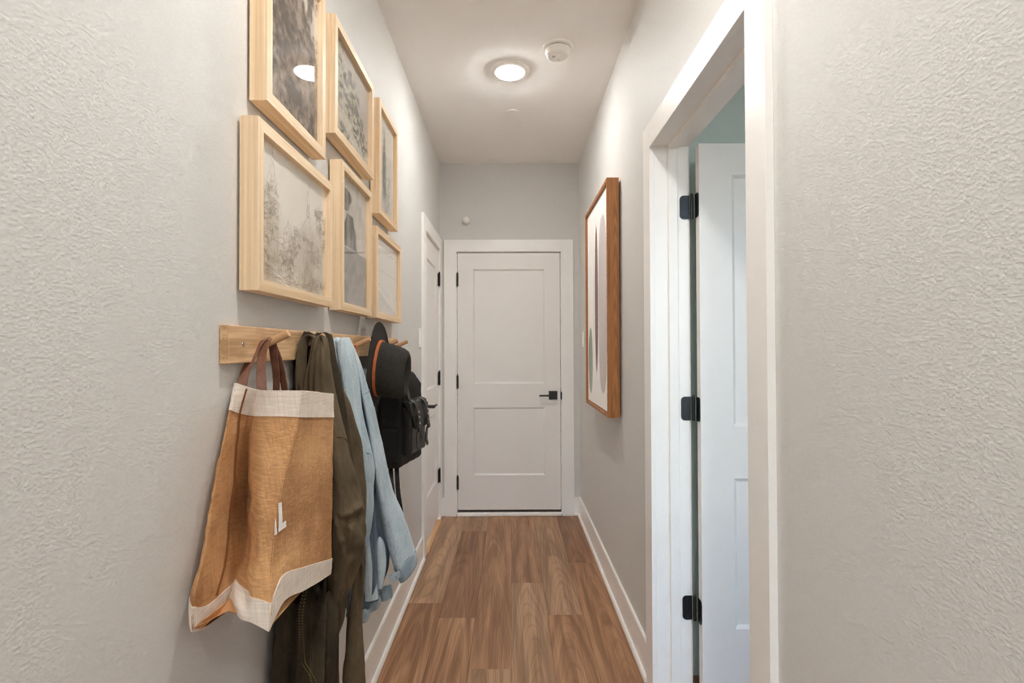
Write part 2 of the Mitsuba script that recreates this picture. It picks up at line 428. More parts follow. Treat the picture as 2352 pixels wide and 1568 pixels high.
put('door_1__strike_plate', cbox(DX1 - 0.003, DX1 + 0.006, D - 0.02, D + 0.01, 0.918, 0.975, 0.002), 'black_metal')
put('door_1__door_sweep', cbox(DX0 + 0.004, DX1 - 0.002, D - 0.005, D + 0.035, 0.03, 0.047, 0.002), 'rubber')
put('door_1__threshold', cbox(DX0, DX1, D - 0.03, D + WT, 0.0, 0.028, 0.006), 'trim_paint')

# closet door in the left wall (door_2): faces +x
at2 = lambda u, d, z: (XL + 0.001 - d, CY0 + 0.003 + u, 0.03 + z)
tag('door_2', 'white two-panel closet door in the left wall at the far end of the hallway', kind='structure')
panel_door('door_2', 0.658, 2.048, 0.035, [(0.115, 0.545, 0.29, 0.81), (0.115, 0.545, 1.01, 1.90)], at2)
casing('door_2', CY0 - 0.005, CY1 + 0.005, DZ + 0.004, lambda a, d, z: (XL + d, a, z))
for a0, a1, z0, z1 in ((CY0 - J, CY0, 0, CZ + J), (CY1, CY1 + J, 0, CZ + J), (CY0, CY1, CZ, CZ + J)):
    put('door_2__jamb', cbox(XL - WT, XL, a0, a1, z0, z1, 0.001), 'trim_paint')
for z in (1.853, 1.089, 0.34):
    h = put('door_2__hinge', cbox(XL + 0.001, XL + 0.006, CY1 - 0.028, CY1 + 0.004, z - 0.05, z + 0.05, 0.001), 'black_metal')
    put(h + '__knuckle', cat(lathe([(0.0065, -.05), (0.0065, .05)], (XL + 0.012, CY1 - 0.002, z), n=14), lathe([(0.001, .063), (.0042, .060), (.0058, .054), (0.0042, .05)], (XL + 0.012, CY1 - 0.002, z), n=14)), 'black_metal')
put('door_2__rosette', cbox(XL + 0.001, XL + 0.011, CY0 + 0.035, CY0 + 0.10, 0.905, 0.97, 0.002), 'black_metal')
put('door_2__lever', cat(lathe([(0.011, 0), (0.011, 0.05)], (XL + 0.011, CY0 + 0.0675, 0.938), 'x', 20), cbox(XL + 0.05, XL + 0.063, CY0 + 0.06, CY0 + 0.175, 0.932, 0.945, 0.003)), 'black_metal')
put('door_2__threshold', cbox(XL - WT, XL + 0.03, CY0 + 0.0, CY1 - 0.0, -0.004, 0.005, 0.003), 'tan_strip_wood')

# open bedroom door in the right wall (door_3)
tag('door_3', 'white doorway in the right wall with its door open into a bright room', kind='structure')
casing('door_3', OY0, OY1, OZ, lambda a, d, z: (XR - d, a, z))
for a0, a1, z0, z1 in ((OY0 - J, OY0 + 0.004, 0, OZ + J), (OY1 - 0.004 + 0.008, OY1 + J, 0, OZ + J), (OY0, OY1 + 0.004, OZ + 0.004, OZ + J)):
    put('door_3__jamb', cbox(XR, XR + WT + 0.012, a0, a1, z0, z1, 0.001), 'trim_paint')
SX0, SX1 = XR + 0.052, XR + 0.088
for a0, a1, z0, z1 in ((OY0 + .004, OY0 + .015, 0, OZ), (OY1 - .007, OY1 + .004, 0, OZ), (OY0 + .015, OY1 - .007, OZ - .007, OZ + .004)):
    put('door_3__stop', cbox(SX0, SX1, a0, a1, z0, z1, 0.0015), 'trim_paint')
for a0, a1, z0, z1 in ((OY0 - CAS, OY0, 0, OZ + CAS), (OY1 + .008, OY1 + CAS, 0, OZ + CAS), (OY0, OY1 + .008, OZ + .006, OZ + CAS)):
    put('door_3__casing', cbox(XR + WT, XR + WT + CT, a0, a1, z0, z1, 0.0018), 'trim_paint')
LX, LYF = 0.7025, 1.944
at3 = lambda u, d, z: (LX + u, LYF + d, 0.012 + z)
panel_door('door_3', 0.806, 2.07, 0.035, [(0.122, 0.684, 0.272, 0.825), (0.122, 0.684, 1.017, 1.952)], at3)
for z in (1.857, 1.09, 0.338):
    def leaf_plate(w, hgt, thick, corner):
        p = shapely.box(0, -hgt / 2, w, hgt / 2)
        q = shapely.union(p.buffer(-corner).buffer(corner), shapely.box(w / 2, -hgt / 2, w, hgt / 2))
        return trimesh.creation.extrude_polygon(q, thick, engine='earcut')
    m = leaf_plate(0.036, 0.09, 0.0022, 0.015)
    h = put('door_3__hinge', box_map(m, lambda a, b, c: (XR + 0.094 + a + 0.004, OY1 + 0.0045 - c - 0.001, z + b)), 'hinge_metal')
    m2 = leaf_plate(0.033, 0.09, 0.0022, 0.013)
    put(h + '__door_plate', box_map(m2, lambda a, b, c: (LX - 0.0005 - c, LYF + 0.003 + a, z + b)), 'hinge_metal')
    put(h + '__knuckle', cat(lathe([(0.0062, -.045), (0.0062, .045)], (0.6905, OY1 - 0.0065, z), n=16), lathe([(0.001, .052), (.004, .050), (0.0045, .045)], (0.6905, OY1 - 0.0065, z), n=14)), 'black_metal')
    for dz, da in ((-.032, .018), (0, .011), (.032, .018)):
        put(h + '__screw', box_map(lathe([(0.0038, 0), (0.0032, .0012), (.0006, .0009)], (0, 0, 0), 'z', 12), lambda a, b, c: (XR + 0.098 + da + a, OY1 + 0.0014 - c, z + dz + b)), 'black_metal')

# ------------------------------------------------------------------ ceiling things
def downlight(x, y, label, power=1.0):
    k = 'ceiling_light'
    i = 0
    while k + '__trim_ring' in scene:
        i += 1
        k = f'ceiling_light_{i:03d}'
    z = HC
    put(k + '__trim_ring', lathe([(0.001, 0), (0.102, 0), (0.104, -0.004), (0.101, -0.008), (0.09, -0.014), (0.079, -0.016), (0.077, -0.013), (0.001, -0.012)], (x, y, z), n=72), 'white_plastic', 40)
    me = lathe([(0.077, -0.0135), (0.0765, -0.0175), (0.072, -0.0225), (0.062, -0.0265), (0.045, -0.029), (0.02, -0.0303), (0.0008, -0.0305)], (x, y, z), n=72)
    put(k + '__diffuser', me, 'white_plastic', 40, emitter={'type': 'area', 'radiance': {'type': 'rgb', 'value': [LAMP * power * c for c in LAMP_TINT]}})
    tag(k, label, 'ceiling light')
    labels[k + '__diffuser'] = {'label': 'glowing white diffuser'}
downlight(0.0, 2.765, 'round white disc light glowing on the hallway ceiling in front of the smoke detector', 0.57)
downlight(0.04, 0.9, 'round white disc light on the ceiling overhead, out of the picture', 0.78)
downlight(0.0, -0.96, 'added fill lamp, a round white disc on the ceiling behind the viewer', 1.1)  # unseen lamp added as fill for the near hallway

k = 'smoke_detector'
sx, sy = 0.235, 2.554
put(k + '__base', lathe([(0.001, 0), (0.074, 0), (0.075, -0.004), (0.073, -0.009), (0.066, -0.012), (0.001, -0.012)], (sx, sy, HC), n=64), 'white_plastic', 40)
put(k + '__body', lathe([(0.001, -0.012), (0.056, -0.012), (0.056, -0.016), (0.0615, -0.0165), (0.061, -0.030), (0.056, -0.042), (0.048, -0.047), (0.001, -0.048)], (sx, sy, HC), n=64), 'white_plastic', 30)
put(k + '__vent_gap', lathe([(0.0575, -0.0122), (0.0575, -0.0163), (0.054, -0.0163), (0.054, -0.0122)], (sx, sy, HC), n=64), 'grey_plastic', 30)
put(k + '__test_button', lathe([(0.001, -0.0475), (0.012, -0.0475), (0.0115, -0.0495), (0.001, -0.050)], (sx + 0.003, sy - 0.016, HC), n=32), 'white_plastic', 40)
for i in range(4):
    put(k + '__speaker_slot', cbox(sx - 0.026 + i * 0.004, sx - 0.024 + i * 0.004, sy - 0.002 - 0.006, sy + 0.008, HC - 0.0484, HC - 0.0474, 0.0002), 'grey_plastic', False)
put(k + '__indicator', lathe([(0.001, -0.0475), (0.003, -0.0475), (0.0025, -0.049), (0.001, -0.0493)], (sx + 0.008, sy + 0.028, HC), n=16), 'grey_plastic')
tag(k, 'round white smoke detector on the ceiling right of the glowing disc light', 'smoke detector')
put('sprinkler_cover', lathe([(0.001, 0), (0.038, 0), (0.038, -0.005), (0.046, -0.0055), (0.046, -0.0085), (0.044, -0.0095), (0.001, -0.0098)], (0.015, 3.26, HC), n=56), 'ceiling_paint', 35)
tag('sprinkler_cover', 'small flat round cover on the ceiling beyond the disc light', 'sprinkler cover')

# sensor ball on the end wall
k = 'motion_sensor'
put(k + '__ball', trimesh.creation.icosphere(3, 0.0275).apply_translation((-0.349, D - 0.034, 2.333)), 'white_plastic', True)
put(k + '__mount', lathe([(0.001, 0), (0.018, 0), (0.017, -0.008), (0.010, -0.016), (0.001, -0.016)], (-0.349, D, 2.330), 'y', 32), 'white_plastic', 40)
tag(k, 'small white ball sensor on the wall above the end door', 'sensor')

# light switches
def switch(x, s, y, z, label):
    k = 'light_switch' if 'light_switch__plate' not in scene else 'light_switch_001'
    a, b = sorted((x, x + s * 0.0055))
    put(k + '__plate', cbox(a, b, y - 0.036, y + 0.036, z - 0.059, z + 0.059, 0.002), 'white_plastic')
    a, b = sorted((x + s * 0.004, x + s * 0.009))
    put(k + '__rocker', hexa([(x + s * 0.004, yy, zz) for yy in (y - .0165, y + .0165) for zz in (z - .033, z + .033)] + [(x + s * .0075, yy, z + .033) for yy in (y - .0165, y + .0165)] + [(x + s * .0062, yy, z) for yy in (y - .0165, y + .0165)] + [(x + s * .0108, yy, z - .033) for yy in (y - .0165, y + .0165)]), 'white_plastic', False)
    tag(k, label, 'light switch')
switch(XL, 1, 3.235, 1.385, 'white light switch on the left wall beside the closet door casing')
switch(XR, -1, 3.96, 1.385, 'white light switch on the right wall beyond the large framed art')

# ------------------------------------------------------------------ picture frames on the left wall
FW, FD = 0.025, 0.038
FX0 = XL + 0.006
FXF = FX0 + FD
def picture_frame(i, y0, y1, z0, z1, print_mat, label, grp='light wood picture frames in the gallery on the left wall', extra=None):
    k = 'picture_frame' + (f'_{i:03d}' if i else '')
    def stick(poly, matn):
        # poly in (y, z), with a rabbet behind the lip
        m = trimesh.creation.extrude_polygon(Polygon(poly), FD, engine='earcut')
        v = m.vertices
        m = trimesh.Trimesh(np.stack([FX0 + v[:, 2], v[:, 0], v[:, 1]], 1), m.faces, process=False)
        if m.volume < 0: m.invert()
        return m
    w = FW
    put(k + '__stile', stick([(y0, z0), (y0 + w, z0 + w), (y0 + w, z1 - w), (y0, z1)], None), 'ash_upright', False)
    put(k + '__stile', stick([(y1, z0), (y1, z1), (y1 - w, z1 - w), (y1 - w, z0 + w)], None), 'ash_upright', False)
    put(k + '__rail', stick([(y0, z0), (y1, z0), (y1 - w, z0 + w), (y0 + w, z0 + w)], None), 'ash_level', False)
    put(k + '__rail', stick([(y0, z1), (y0 + w, z1 - w), (y1 - w, z1 - w), (y1, z1)], None), 'ash_level', False)
    put(k + '__backing', cbox(FX0 + 0.004, FX0 + 0.008, y0 + 0.01, y1 - 0.01, z0 + 0.01, z1 - 0.01, 0), 'rubber', False)
    put(k + '__print', cbox(FXF - 0.016, FXF - 0.0155, y0 + w - .004, y1 - w + .004, z0 + w - .004, z1 - w + .004, 0), print_mat, False)
    gx = FXF - 0.012
    q = np.array([(gx, y0 + w - .001, z0 + w - .001), (gx, y1 - w + .001, z0 + w - .001), (gx, y1 - w + .001, z1 - w + .001), (gx, y0 + w - .001, z1 - w + .001)])
    put(k + '__glass', (q, np.array([[0, 1, 2], [0, 2, 3]])), 'glazing', False)
    tag(k, label, 'picture frame', grp)
    return k

# ------------------------------------------------------------------ prints
def uv_of(y0, y1, z0, z1):
    return lambda p: ((p.y - y0) / (y1 - y0), (p.z - z0) / (z1 - z0))
fA = (1.075, 1.532, 1.442, 1.802)
fE = (1.610, 1.965, 1.441, 1.905)
fF = (2.030, 2.485, 1.441, 1.799)
fB = (1.114, 1.469, 1.852, 2.315)
fC = (1.548, 1.988, 1.961, 2.318)
fD = (2.078, 2.413, 1.859, 2.321)
PAPER = rgb(234, 226, 214)

def paper_A(p, n, uv):
    u, v = uv_of(*fA)(p)
    wash = fbm(u * 12, v * 12, 1.0, 4)
    low = smoothstep(0.62, 0.2, v + 0.12 * (wash - 0.5)) * smoothstep(0.02, 0.1, u)
    tower = smoothstep(0.12, 0.05, dr.abs(u - 0.19)) * smoothstep(0.75, 0.6, v)
    house = smoothstep(0.25, 0.1, dr.abs(u - 0.75)) * smoothstep(0.62, 0.5, v)
    t = dr.clip(low * 0.35 + tower * 0.35 + house * 0.35, 0, 0.85) * (0.35 + wash)
    return mix(PAPER, rgb(164, 148, 118), t)
mat('print_castle', proc(paper_A), 0.85, 0.1)

def paint_B(p, n, uv):
    u, v = uv_of(*fB)(p)
    a = fbm(u * 7, v * 11 + 1.2 * fbm(u * 5, v * 8, 3.0, 2), 0.0, 4)
    streak = fbm(u * 26, v * 34, 2.0, 3)
    c = mix(rgb(72, 60, 52), rgb(158, 142, 126), smoothstep(0.3, 0.72, 0.6 * a + 0.4 * streak))
    # pale trunks and gables in the middle, dark ground below, pale sky top right
    tr = smoothstep(0.62, 0.72, noise(u * 6 + 0.8 * streak, v * 3.4, 5.0)) * smoothstep(0.42, 0.6, v + 0.2 * (a - 0.5))
    c = mix(c, mi.Color3f(rgb(206, 196, 184)), tr * 0.85)
    sky = smoothstep(0.0, 0.05, (v - 0.60) - 0.75 * (0.88 - u) + 0.12 * (streak - 0.5))
    c = mix(c, mi.Color3f(rgb(204, 196, 184)), sky)
    br = smoothstep(0.56, 0.72, fbm(u * 9 + 2, v * 9, 8.0, 3)) * smoothstep(0.55, 0.8, v)
    return mix(c, mi.Color3f(rgb(84, 68, 56)), br * 0.9)
mat('print_cottage', proc(paint_B), 0.8, 0.15)

def paint_C(p, n, uv):
    u, v = uv_of(*fC)(p)
    a = fbm(u * 7, v * 9, 11.0, 4)
    b = fbm(u * 22, v * 26, 4.0, 3)
    sky = mix(rgb(196, 190, 180), rgb(164, 158, 150), fbm(u * 4, v * 4, 2.0, 3))
    canopy = smoothstep(0.0, 0.14, 0.86 - v - 0.5 * dr.abs(u - 0.5) * 2 + 0.5 * (a - 0.5)) 
    left = smoothstep(0.0, 0.1, 0.30 - u + 0.35 * (a - 0.5)) * smoothstep(0.2, 0.5, v)
    tree = mix(rgb(84, 82, 66), rgb(176, 170, 148), smoothstep(0.3, 0.7, b))
    c = mix(sky, tree, dr.clip(canopy + 0.7 * left, 0, 1))
    path = smoothstep(0.07, 0.0, dr.abs(v - 0.18 - 0.1 * dr.sin(u * 6)) - 0.05 + 0.1 * (a - .5))
    c = mix(c, mi.Color3f(rgb(206, 198, 182)), path * 0.8)
    fleck = smoothstep(0.66, 0.74, noise(u * 34, v * 40, 1.0)) * smoothstep(0.5, 0.3, v)
    return mix(c, mi.Color3f(rgb(212, 204, 190)), fleck * 0.7)
mat('print_landscape', proc(paint_C), 0.8, 0.15)

def paper_D(p, n, uv):
    u, v = uv_of(*fD)(p)
    a = fbm(u * 12, v * 10, 3.0, 3)
    cyp = smoothstep(0.09 + 0.05 * a, 0.02, dr.abs(u - 0.40 - 0.05 * (a - 0.5)) + 0.16 * smoothstep(0.55, 0.92, v) - 0.02) * smoothstep(0.16, 0.3, v) * smoothstep(0.9, 0.8, v)
    low = smoothstep(0.34, 0.12, v + 0.25 * (a - 0.5)) * smoothstep(0.08, 0.16, u)
    c = mix(rgb(214, 208, 196), rgb(122, 118, 108), dr.clip(cyp * (0.5 + a) * 0.9 + low * 0.4 * a, 0, 1))
    return c
mat('print_cypress', proc(paper_D), 0.85, 0.1)

def paper_E(p, n, uv):
    u, v = uv_of(*fE)(p)
    a = fbm(u * 10, v * 10, 7.0, 3)
    base = mix(rgb(206, 198, 186), rgb(170, 162, 150), smoothstep(0.3, 0.8, a) * 0.5)
    dx, dy = (u - 0.25) / 0.1, (v - 0.77) / 0.06
    headx = smoothstep(1.15, 0.95, dr.sqrt(dx * dx + dy * dy))
    hat = smoothstep(1.1, 0.9, dr.sqrt(dr.square((u - 0.27) / 0.15) + dr.square((v - 0.815) / 0.05)))
    body = smoothstep(0.02, -0.02, dr.abs(u - 0.36) - 0.10 - 0.62 * (0.70 - v) + 0.08 * (a - 0.5)) * smoothstep(0.705, 0.69, v) * smoothstep(0.455, 0.465, v)
    shade = mix(rgb(56, 52, 46), rgb(126, 118, 106), smoothstep(0.3, 0.75, fbm(u * 26, v * 6, 5.0, 3)))
    c = mix(base, shade, dr.clip(headx * 0.85 + hat + body, 0, 1))
    low = smoothstep(0.46, 0.45, v)  # grey lower part stands in for reflections in the glass
    g = mix(rgb(112, 108, 102), rgb(150, 144, 136), fbm(u * 8, v * 12, 2.0, 3))
    return mix(c, g, low)
mat('print_figure', proc(paper_E), 0.8, 0.15)

def paper_F(p, n, uv):
    u, v = uv_of(*fF)(p)
    a = fbm(u * 8, v * 8, 9.0, 3)
    slant_tone = smoothstep(0.01, -0.01, v - 0.38 + 0.3 * u + 0.05 * (a - 0.5)) * 0.35  # greyer below a slanting edge
    return mix(rgb(216, 209, 200), rgb(160, 152, 142), slant_tone * (0.5 + a))
mat('print_faint', proc(paper_F), 0.85, 0.1)

KA = picture_frame(0, *fA, 'print_castle', 'light wood frame with a castle sketch, nearest the viewer in the lower row')
KE = picture_frame(1, *fE, 'print_figure', 'upright light wood frame with a dark figure print, middle of the lower row')
KF = picture_frame(2, *fF, 'print_faint', 'light wood frame with a pale faint print, just above the black hat')
KB = picture_frame(3, *fB, 'print_cottage', 'upright light wood frame with a brown painting that reflects the lamp, largest in view')
KC = picture_frame(4, *fC, 'print_landscape', 'light wood frame with a grey-green tree landscape, middle of the upper row')
KD = picture_frame(5, *fD, 'print_cypress', 'upright light wood frame with a thin tall tree drawing, farthest in the upper row')

# pen strokes of the sketches, printed on the paper
def ink(key, frame, strokes, w, matn):
    y0, y1, z0, z1 = frame
    X = FXF - 0.0153
    V, F = [], []
    lo, hi = np.array([y0 + FW - .002, z0 + FW - .002]), np.array([y1 - FW + .002, z1 - FW + .002])
    for s in strokes:
        P = np.array(s, float) * [y1 - y0, z1 - z0] + [y0, z0]
        P = P[np.all((P > lo) & (P < hi), axis=1)]
        if len(P) < 2:
            continue
        t = np.gradient(P, axis=0)
        t /= np.linalg.norm(t, axis=1, keepdims=True) + 1e-9
        nn = np.stack([-t[:, 1], t[:, 0]], 1) * w * rng.uniform(0.5, 1.2) / 2
        b = len(V) and sum(map(len, V)) or 0
        n = len(P)
        V.append(np.concatenate([np.c_[np.full(n, X), P + nn], np.c_[np.full(n, X), P - nn]]))
        i = np.arange(n - 1)
        F.append(np.concatenate([np.stack([i, i + 1, i + n], 1), np.stack([i + 1, i + 1 + n, i + n], 1)]) + b)
    put(key, trimesh.Trimesh(np.concatenate(V), np.concatenate(F), process=False), matn, False)
    labels[key] = {'label': 'pen strokes of the drawing', 'kind': 'stuff'}
mat('ink_brown', rgb(126, 108, 84), 0.9, 0.0)
mat('ink_grey', rgb(110, 106, 98), 0.9, 0.0)

def jag(a, b, n=8, j=0.004):
    t = np.linspace(0, 1, n)[:, None]
    P = np.array(a) * (1 - t) + np.array(b) * t
    return P + rng.normal(0, j, P.shape)
def hatch(poly, ang, gap, j=0.003):
    P = Polygon(poly)
    out = []
    c, s = math.cos(ang), math.sin(ang)
    for d in np.arange(-1.5, 1.5, gap):
        L = shapely.LineString([(c * -2 - s * d, s * -2 + c * d), (c * 2 - s * d, s * 2 + c * d)]).intersection(P)
        for g in getattr(L, 'geoms', [L]):
            if g.length > 0.01 and rng.random() > 0.15:
                q = np.array(g.coords)
                out.append(jag(q[0], q[-1], 6, j))
    return out
def scribble(c, rx, ry, n, step=0.008):
    out = []
    for _ in range(n):
        a, r = rng.uniform(0, 2 * np.pi), math.sqrt(rng.random())
        p = np.array(c) + [rx * r * math.cos(a), ry * r * math.sin(a)]
        w = rng.uniform(0, 2 * np.pi)
        q = [p]
        for _ in range(rng.integers(5, 12)):
            w += rng.normal(0.5, 0.9)
            q.append(q[-1] + step * np.array([math.cos(w), math.sin(w)]))
        out.append(np.array(q))
    return out
S = []
# spire tower
S += [jag((.14, .62), (.215, .90)), jag((.215, .92), (.27, .64)), jag((.215, .86), (.215, .95)), jag((.12, .62), (.28, .60)), jag((.13, .62), (.13, .30)), jag((.275, .6), (.28, .28)), jag((.2, .6), (.2, .3))]
S += hatch([(.15, .64), (.215, .86), (.265, .64)], 1.2, .02) + hatch([(.2, .3), (.2, .6), (.28, .6), (.28, .3)], 1.5, .014) + hatch([(.13, .4), (.13, .6), (.2, .6), (.2, .4)], 0.2, .03)
S += scribble((.2, .56), .09, .05, 40) + scribble((.19, .66), .06, .05, 26) + scribble((.2, .45), .1, .14, 60) + scribble((.12, .3), .05, .1, 40)
S += [jag((.10, .36), (.34, .34)), jag((.1, .52), (.3, .49))]
# houses in the middle
S += [jag((.34, .42), (.40, .52)), jag((.40, .52), (.47, .40)), jag((.34, .42), (.34, .22)), jag((.47, .4), (.47, .2))] + hatch([(.4, .52), (.47, .4), (.47, .22), (.4, .22)], 1.3, .016)
S += scribble((.42, .34), .09, .1, 60) + scribble((.32, .24), .08, .07, 50)
# large cottage with gable and chimney
S += [jag((.52, .46), (.66, .64)), jag((.66, .64), (.72, .46)), jag((.66, .64), (.86, .58)), jag((.86, .58), (.92, .42)), jag((.5, .45), (.72, .45)), jag((.72, .45), (.92, .42)), jag((.54, .45), (.54, .16)), jag((.72, .46), (.72, .14)), jag((.9, .42), (.9, .14)), jag((.645, .62), (.655, .74)), jag((.69, .62), (.685, .73)), jag((.655, .74), (.67, .82)), jag((.67, .82), (.685, .73)), jag((.67, .8), (.67, .9))]
S += hatch([(.66, .63), (.86, .57), (.92, .43), (.72, .46)], 1.9, .016) + hatch([(.54, .44), (.72, .44), (.72, .16), (.54, .16)], 1.5, .022) + hatch([(.72, .44), (.9, .42), (.9, .14), (.72, .14)], 1.55, .014) + hatch([(.65, .62), (.69, .62), (.685, .73), (.655, .74)], 1.4, .008)
S += scribble((.88, .62), .1, .09, 110) + scribble((.84, .70), .06, .05, 50) + scribble((.5, .4), .06, .1, 70) + scribble((.93, .5), .05, .1, 50)
S += hatch([(.6, .14), (.64, .34), (.68, .34), (.68, .14)], 1.5, .008) + scribble((.78, .36), .1, .07, 50) + scribble((.64, .45), .1, .03, 40)
# foreground
S += [jag((.08, .2 - .012 * i), (.5 - .03 * i, .10 - .004 * i), 12, .006) for i in range(7)] + [jag((.3 + .1 * i, .12), (.45 + .12 * i, .08), 8, .006) for i in range(5)]
S += scribble((.42, .2), .08, .07, 70) + scribble((.8, .13), .14, .04, 90) + scribble((.16, .2), .09, .05, 50) + scribble((.6, .11), .2, .03, 60)
ink(KA + '__ink_drawing', fA, S, 0.0009, 'ink_brown')
S = scribble((.41, .52), .05, .28, 150, .014) + scribble((.40, .78), .025, .1, 40, .01) + scribble((.52, .2), .16, .12, 90, .016) + scribble((.66, .36), .06, .12, 40, .014) + [jag((.40, .14), (.41, .9), 20, .006), jag((.47, .12), (.45, .5), 12, .006)] + [jag((.2 + .1 * i, .1), (.24 + .1 * i, .34 + .05 * (i % 3)), 9, .006) for i in range(6)]
ink(KD + '__ink_drawing', fD, S, 0.0010, 'ink_grey')
S = [jag((.07, .8), (.93, .79), 9, .002), jag((.07, .56), (.93, .55), 9, .002), jag((.1, .42), (.6, .28), 12, .003)]
ink(KF + '__ink_drawing', fF, S, 0.0008, 'ink_grey')

# ------------------------------------------------------------------ peg rail
RF = XL + 0.0195
k = 'peg_rail'
put(k + '__board', cbox(XL + 0.0005, RF, 1.012, 2.535, 1.293, 1.368, 0.0012), 'pine', False)
PEGY = [1.148 + 0.2205 * i for i in range(7)]
def peg(y, L=0.068):
    d = np.array([0.9, 0, 0.42]); d /= np.linalg.norm(d)
    a = np.array([RF - 0.004, y, 1.3265])
    m = tube([a, a + d * (L - .0012), a + d * L, a + d * (L + 1e-4)], [0.0084, 0.0084, 0.0074, 0.001], 20)
    return m
for i, y in enumerate(PEGY):
    put(k + '__peg', peg(y, 0.046 if i in (2, 4) else 0.068), 'dowel_wood', 40)
for y in (1.065, 2.48):
    put(k + '__screw', box_map(lathe([(0.0045, 0), (0.0040, .0012), (.0006, .0006)], (0, 0, 0), 'z', 16), lambda a, b, c: (RF + c, y + a, 1.331 + b)), 'screw_metal')
tag(k, 'light wood rail with slanted round pegs holding the bag, coats and hat', 'peg rail')

# ------------------------------------------------------------------ large framed art on the right wall
AX0, AX1 = XR - 0.010, XR - 0.070
AY0, AY1, AZ0, AZ1 = 2.597, 3.350, 0.975, 2.168
k = 'framed_art'
aw = 0.016
def art_stick(poly):
    m = trimesh.creation.extrude_polygon(Polygon(poly), AX0 - AX1, engine='earcut')
    v = m.vertices
    m = trimesh.Trimesh(np.stack([AX1 + v[:, 2], v[:, 0], v[:, 1]], 1), m.faces, process=False)
    if m.volume < 0: m.invert()
    return m
put(k + '__stile', art_stick([(AY0, AZ0), (AY0 + aw, AZ0 + aw), (AY0 + aw, AZ1 - aw), (AY0, AZ1)]), 'teak_upright', False)
put(k + '__stile', art_stick([(AY1, AZ0), (AY1, AZ1), (AY1 - aw, AZ1 - aw), (AY1 - aw, AZ0 + aw)]), 'teak_upright', False)
put(k + '__rail', art_stick([(AY0, AZ0), (AY1, AZ0), (AY1 - aw, AZ0 + aw), (AY0 + aw, AZ0 + aw)]), 'teak_level', False)
put(k + '__rail', art_stick([(AY0, AZ1), (AY0 + aw, AZ1 - aw), (AY1 - aw, AZ1 - aw), (AY1, AZ1)]), 'teak_level', False)
def abstract(p, n, uv):
    y, z = p.y, p.z
    c = mi.Color3f(rgb(232, 228, 224))
    def blob(cy, cz, hw, hh, power, soft=0.003):
        d = dr.power(dr.power(dr.abs((y - cy) / hw), power) + dr.power(dr.abs((z - cz) / hh), power), 1 / power)
        return smoothstep(1 + soft / hw, 1 - soft / hw, d)
    w = fbm(y * 7, z * 3.0, 1.0, 3)
    c = mix(c, mix(rgb(186, 176, 173), rgb(204, 195, 192), w), blob(2.80, 1.555, 0.130, 0.475, 2.7))
    c = mix(c, mix(rgb(118, 100, 98), rgb(142, 124, 121), w), blob(3.0, 1.60, 0.055, 0.42, 2.0))
    c = mix(c, mi.Color3f(rgb(190, 188, 170)), blob(3.105, 1.63, 0.006, 0.30, 4.0))
    c = mix(c, mix(rgb(140, 146, 138), rgb(168, 172, 164), w), blob(3.225, 1.245, 0.078, 0.20, 2.2))
    return c
mat('art_canvas', proc(abstract), 0.85, 0.1)
put(k + '__canvas', cbox(AX1 + 0.012, AX1 + 0.035, AY0 + aw + .003, AY1 - aw - .003, AZ0 + aw + .003, AZ1 - aw - .003, 0.002), 'art_canvas', False)
put(k + '__backing', cbox(AX1 + 0.036, AX0 - 0.002, AY0 + .008, AY1 - .008, AZ0 + .008, AZ1 - .008, 0.001), 'rubber', False)
put(k + '__hanger', cbox(AX0 - 0.004, XR - 0.0005, 2.9, 3.05, AZ1 - .06, AZ1 - .04, 0.001), 'black_metal', False)
tag(k, 'large tall warm wood framed abstract canvas on the right wall, with pale rounded shapes', 'framed art')

# ------------------------------------------------------------------ cloth and leather
def burlap(p, n, uv):
    a = p.x + p.y
    slub = fbm(a * 90, p.z * 560, 1.0, 2)
    warp = fbm(a * 460, p.z * 40, 5.0, 2)
    blot = fbm(a * 9, p.z * 9, 2.0, 3)
    g = 0.22 * slub + 0.16 * warp + 0.6 * blot + 0.01
    c = mix(rgb(156, 112, 76), rgb(206, 160, 113), smoothstep(0.28, 0.82, g))
    nub = smoothstep(0.7, 0.85, noise(a * 240, p.z * 700, 9.0))
    return mix(c, mi.Color3f(rgb(222, 174, 122)), nub * 0.25)
mat('burlap_cloth', proc(burlap), 0.9, 0.15, sheen=0.3)
def canvas(p, n, uv):
    a = p.x + p.y
    g = 0.5 * noise(a * 500, p.z * 40) + 0.5 * noise(a * 40, p.z * 500)
    return mix(rgb(196, 182, 168), rgb(224, 212, 199), g)
mat('canvas_cloth', proc(canvas), 0.9, 0.1)
mat('bag_print', rgb(232, 226, 220), 0.8, 0.1)
mat('bag_seam', rgb(120, 76, 44), 0.9, 0.1)
def leather(c0, c1, s):
    return proc(lambda p, n, uv: mix(c0, c1, fbm(p.x * s, p.y * s, p.z * s, 3)))
mat('brown_leather', leather(rgb(92, 60, 46), rgb(130, 88, 68), 60), 0.5, 0.4)
mat('tan_leather', leather(rgb(176, 92, 52), rgb(206, 116, 70), 60), 0.45, 0.4)
def twill(c0, c1, seed):
    def fn(p, n, uv):
        a = p.x * 0.8 + p.y
        g = 0.62 * fbm(a * 20, p.z * 12, seed, 3) + 0.14 * noise(a * 900, p.z * 900, seed) + 0.1 * noise(a * 260, p.z * 90, seed) + 0.07
        return mix(c0, c1, smoothstep(0.2, 0.8, g))
    return proc(fn)
mat('olive_cotton', twill(rgb(66, 56, 43), rgb(100, 86, 67), 1.0), 0.85, 0.15, sheen=0.4)
mat('olive_shaded', twill(rgb(46, 39, 31), rgb(74, 64, 50), 4.0), 0.85, 0.15)  # same coat cloth, coloured darker for the shaded body
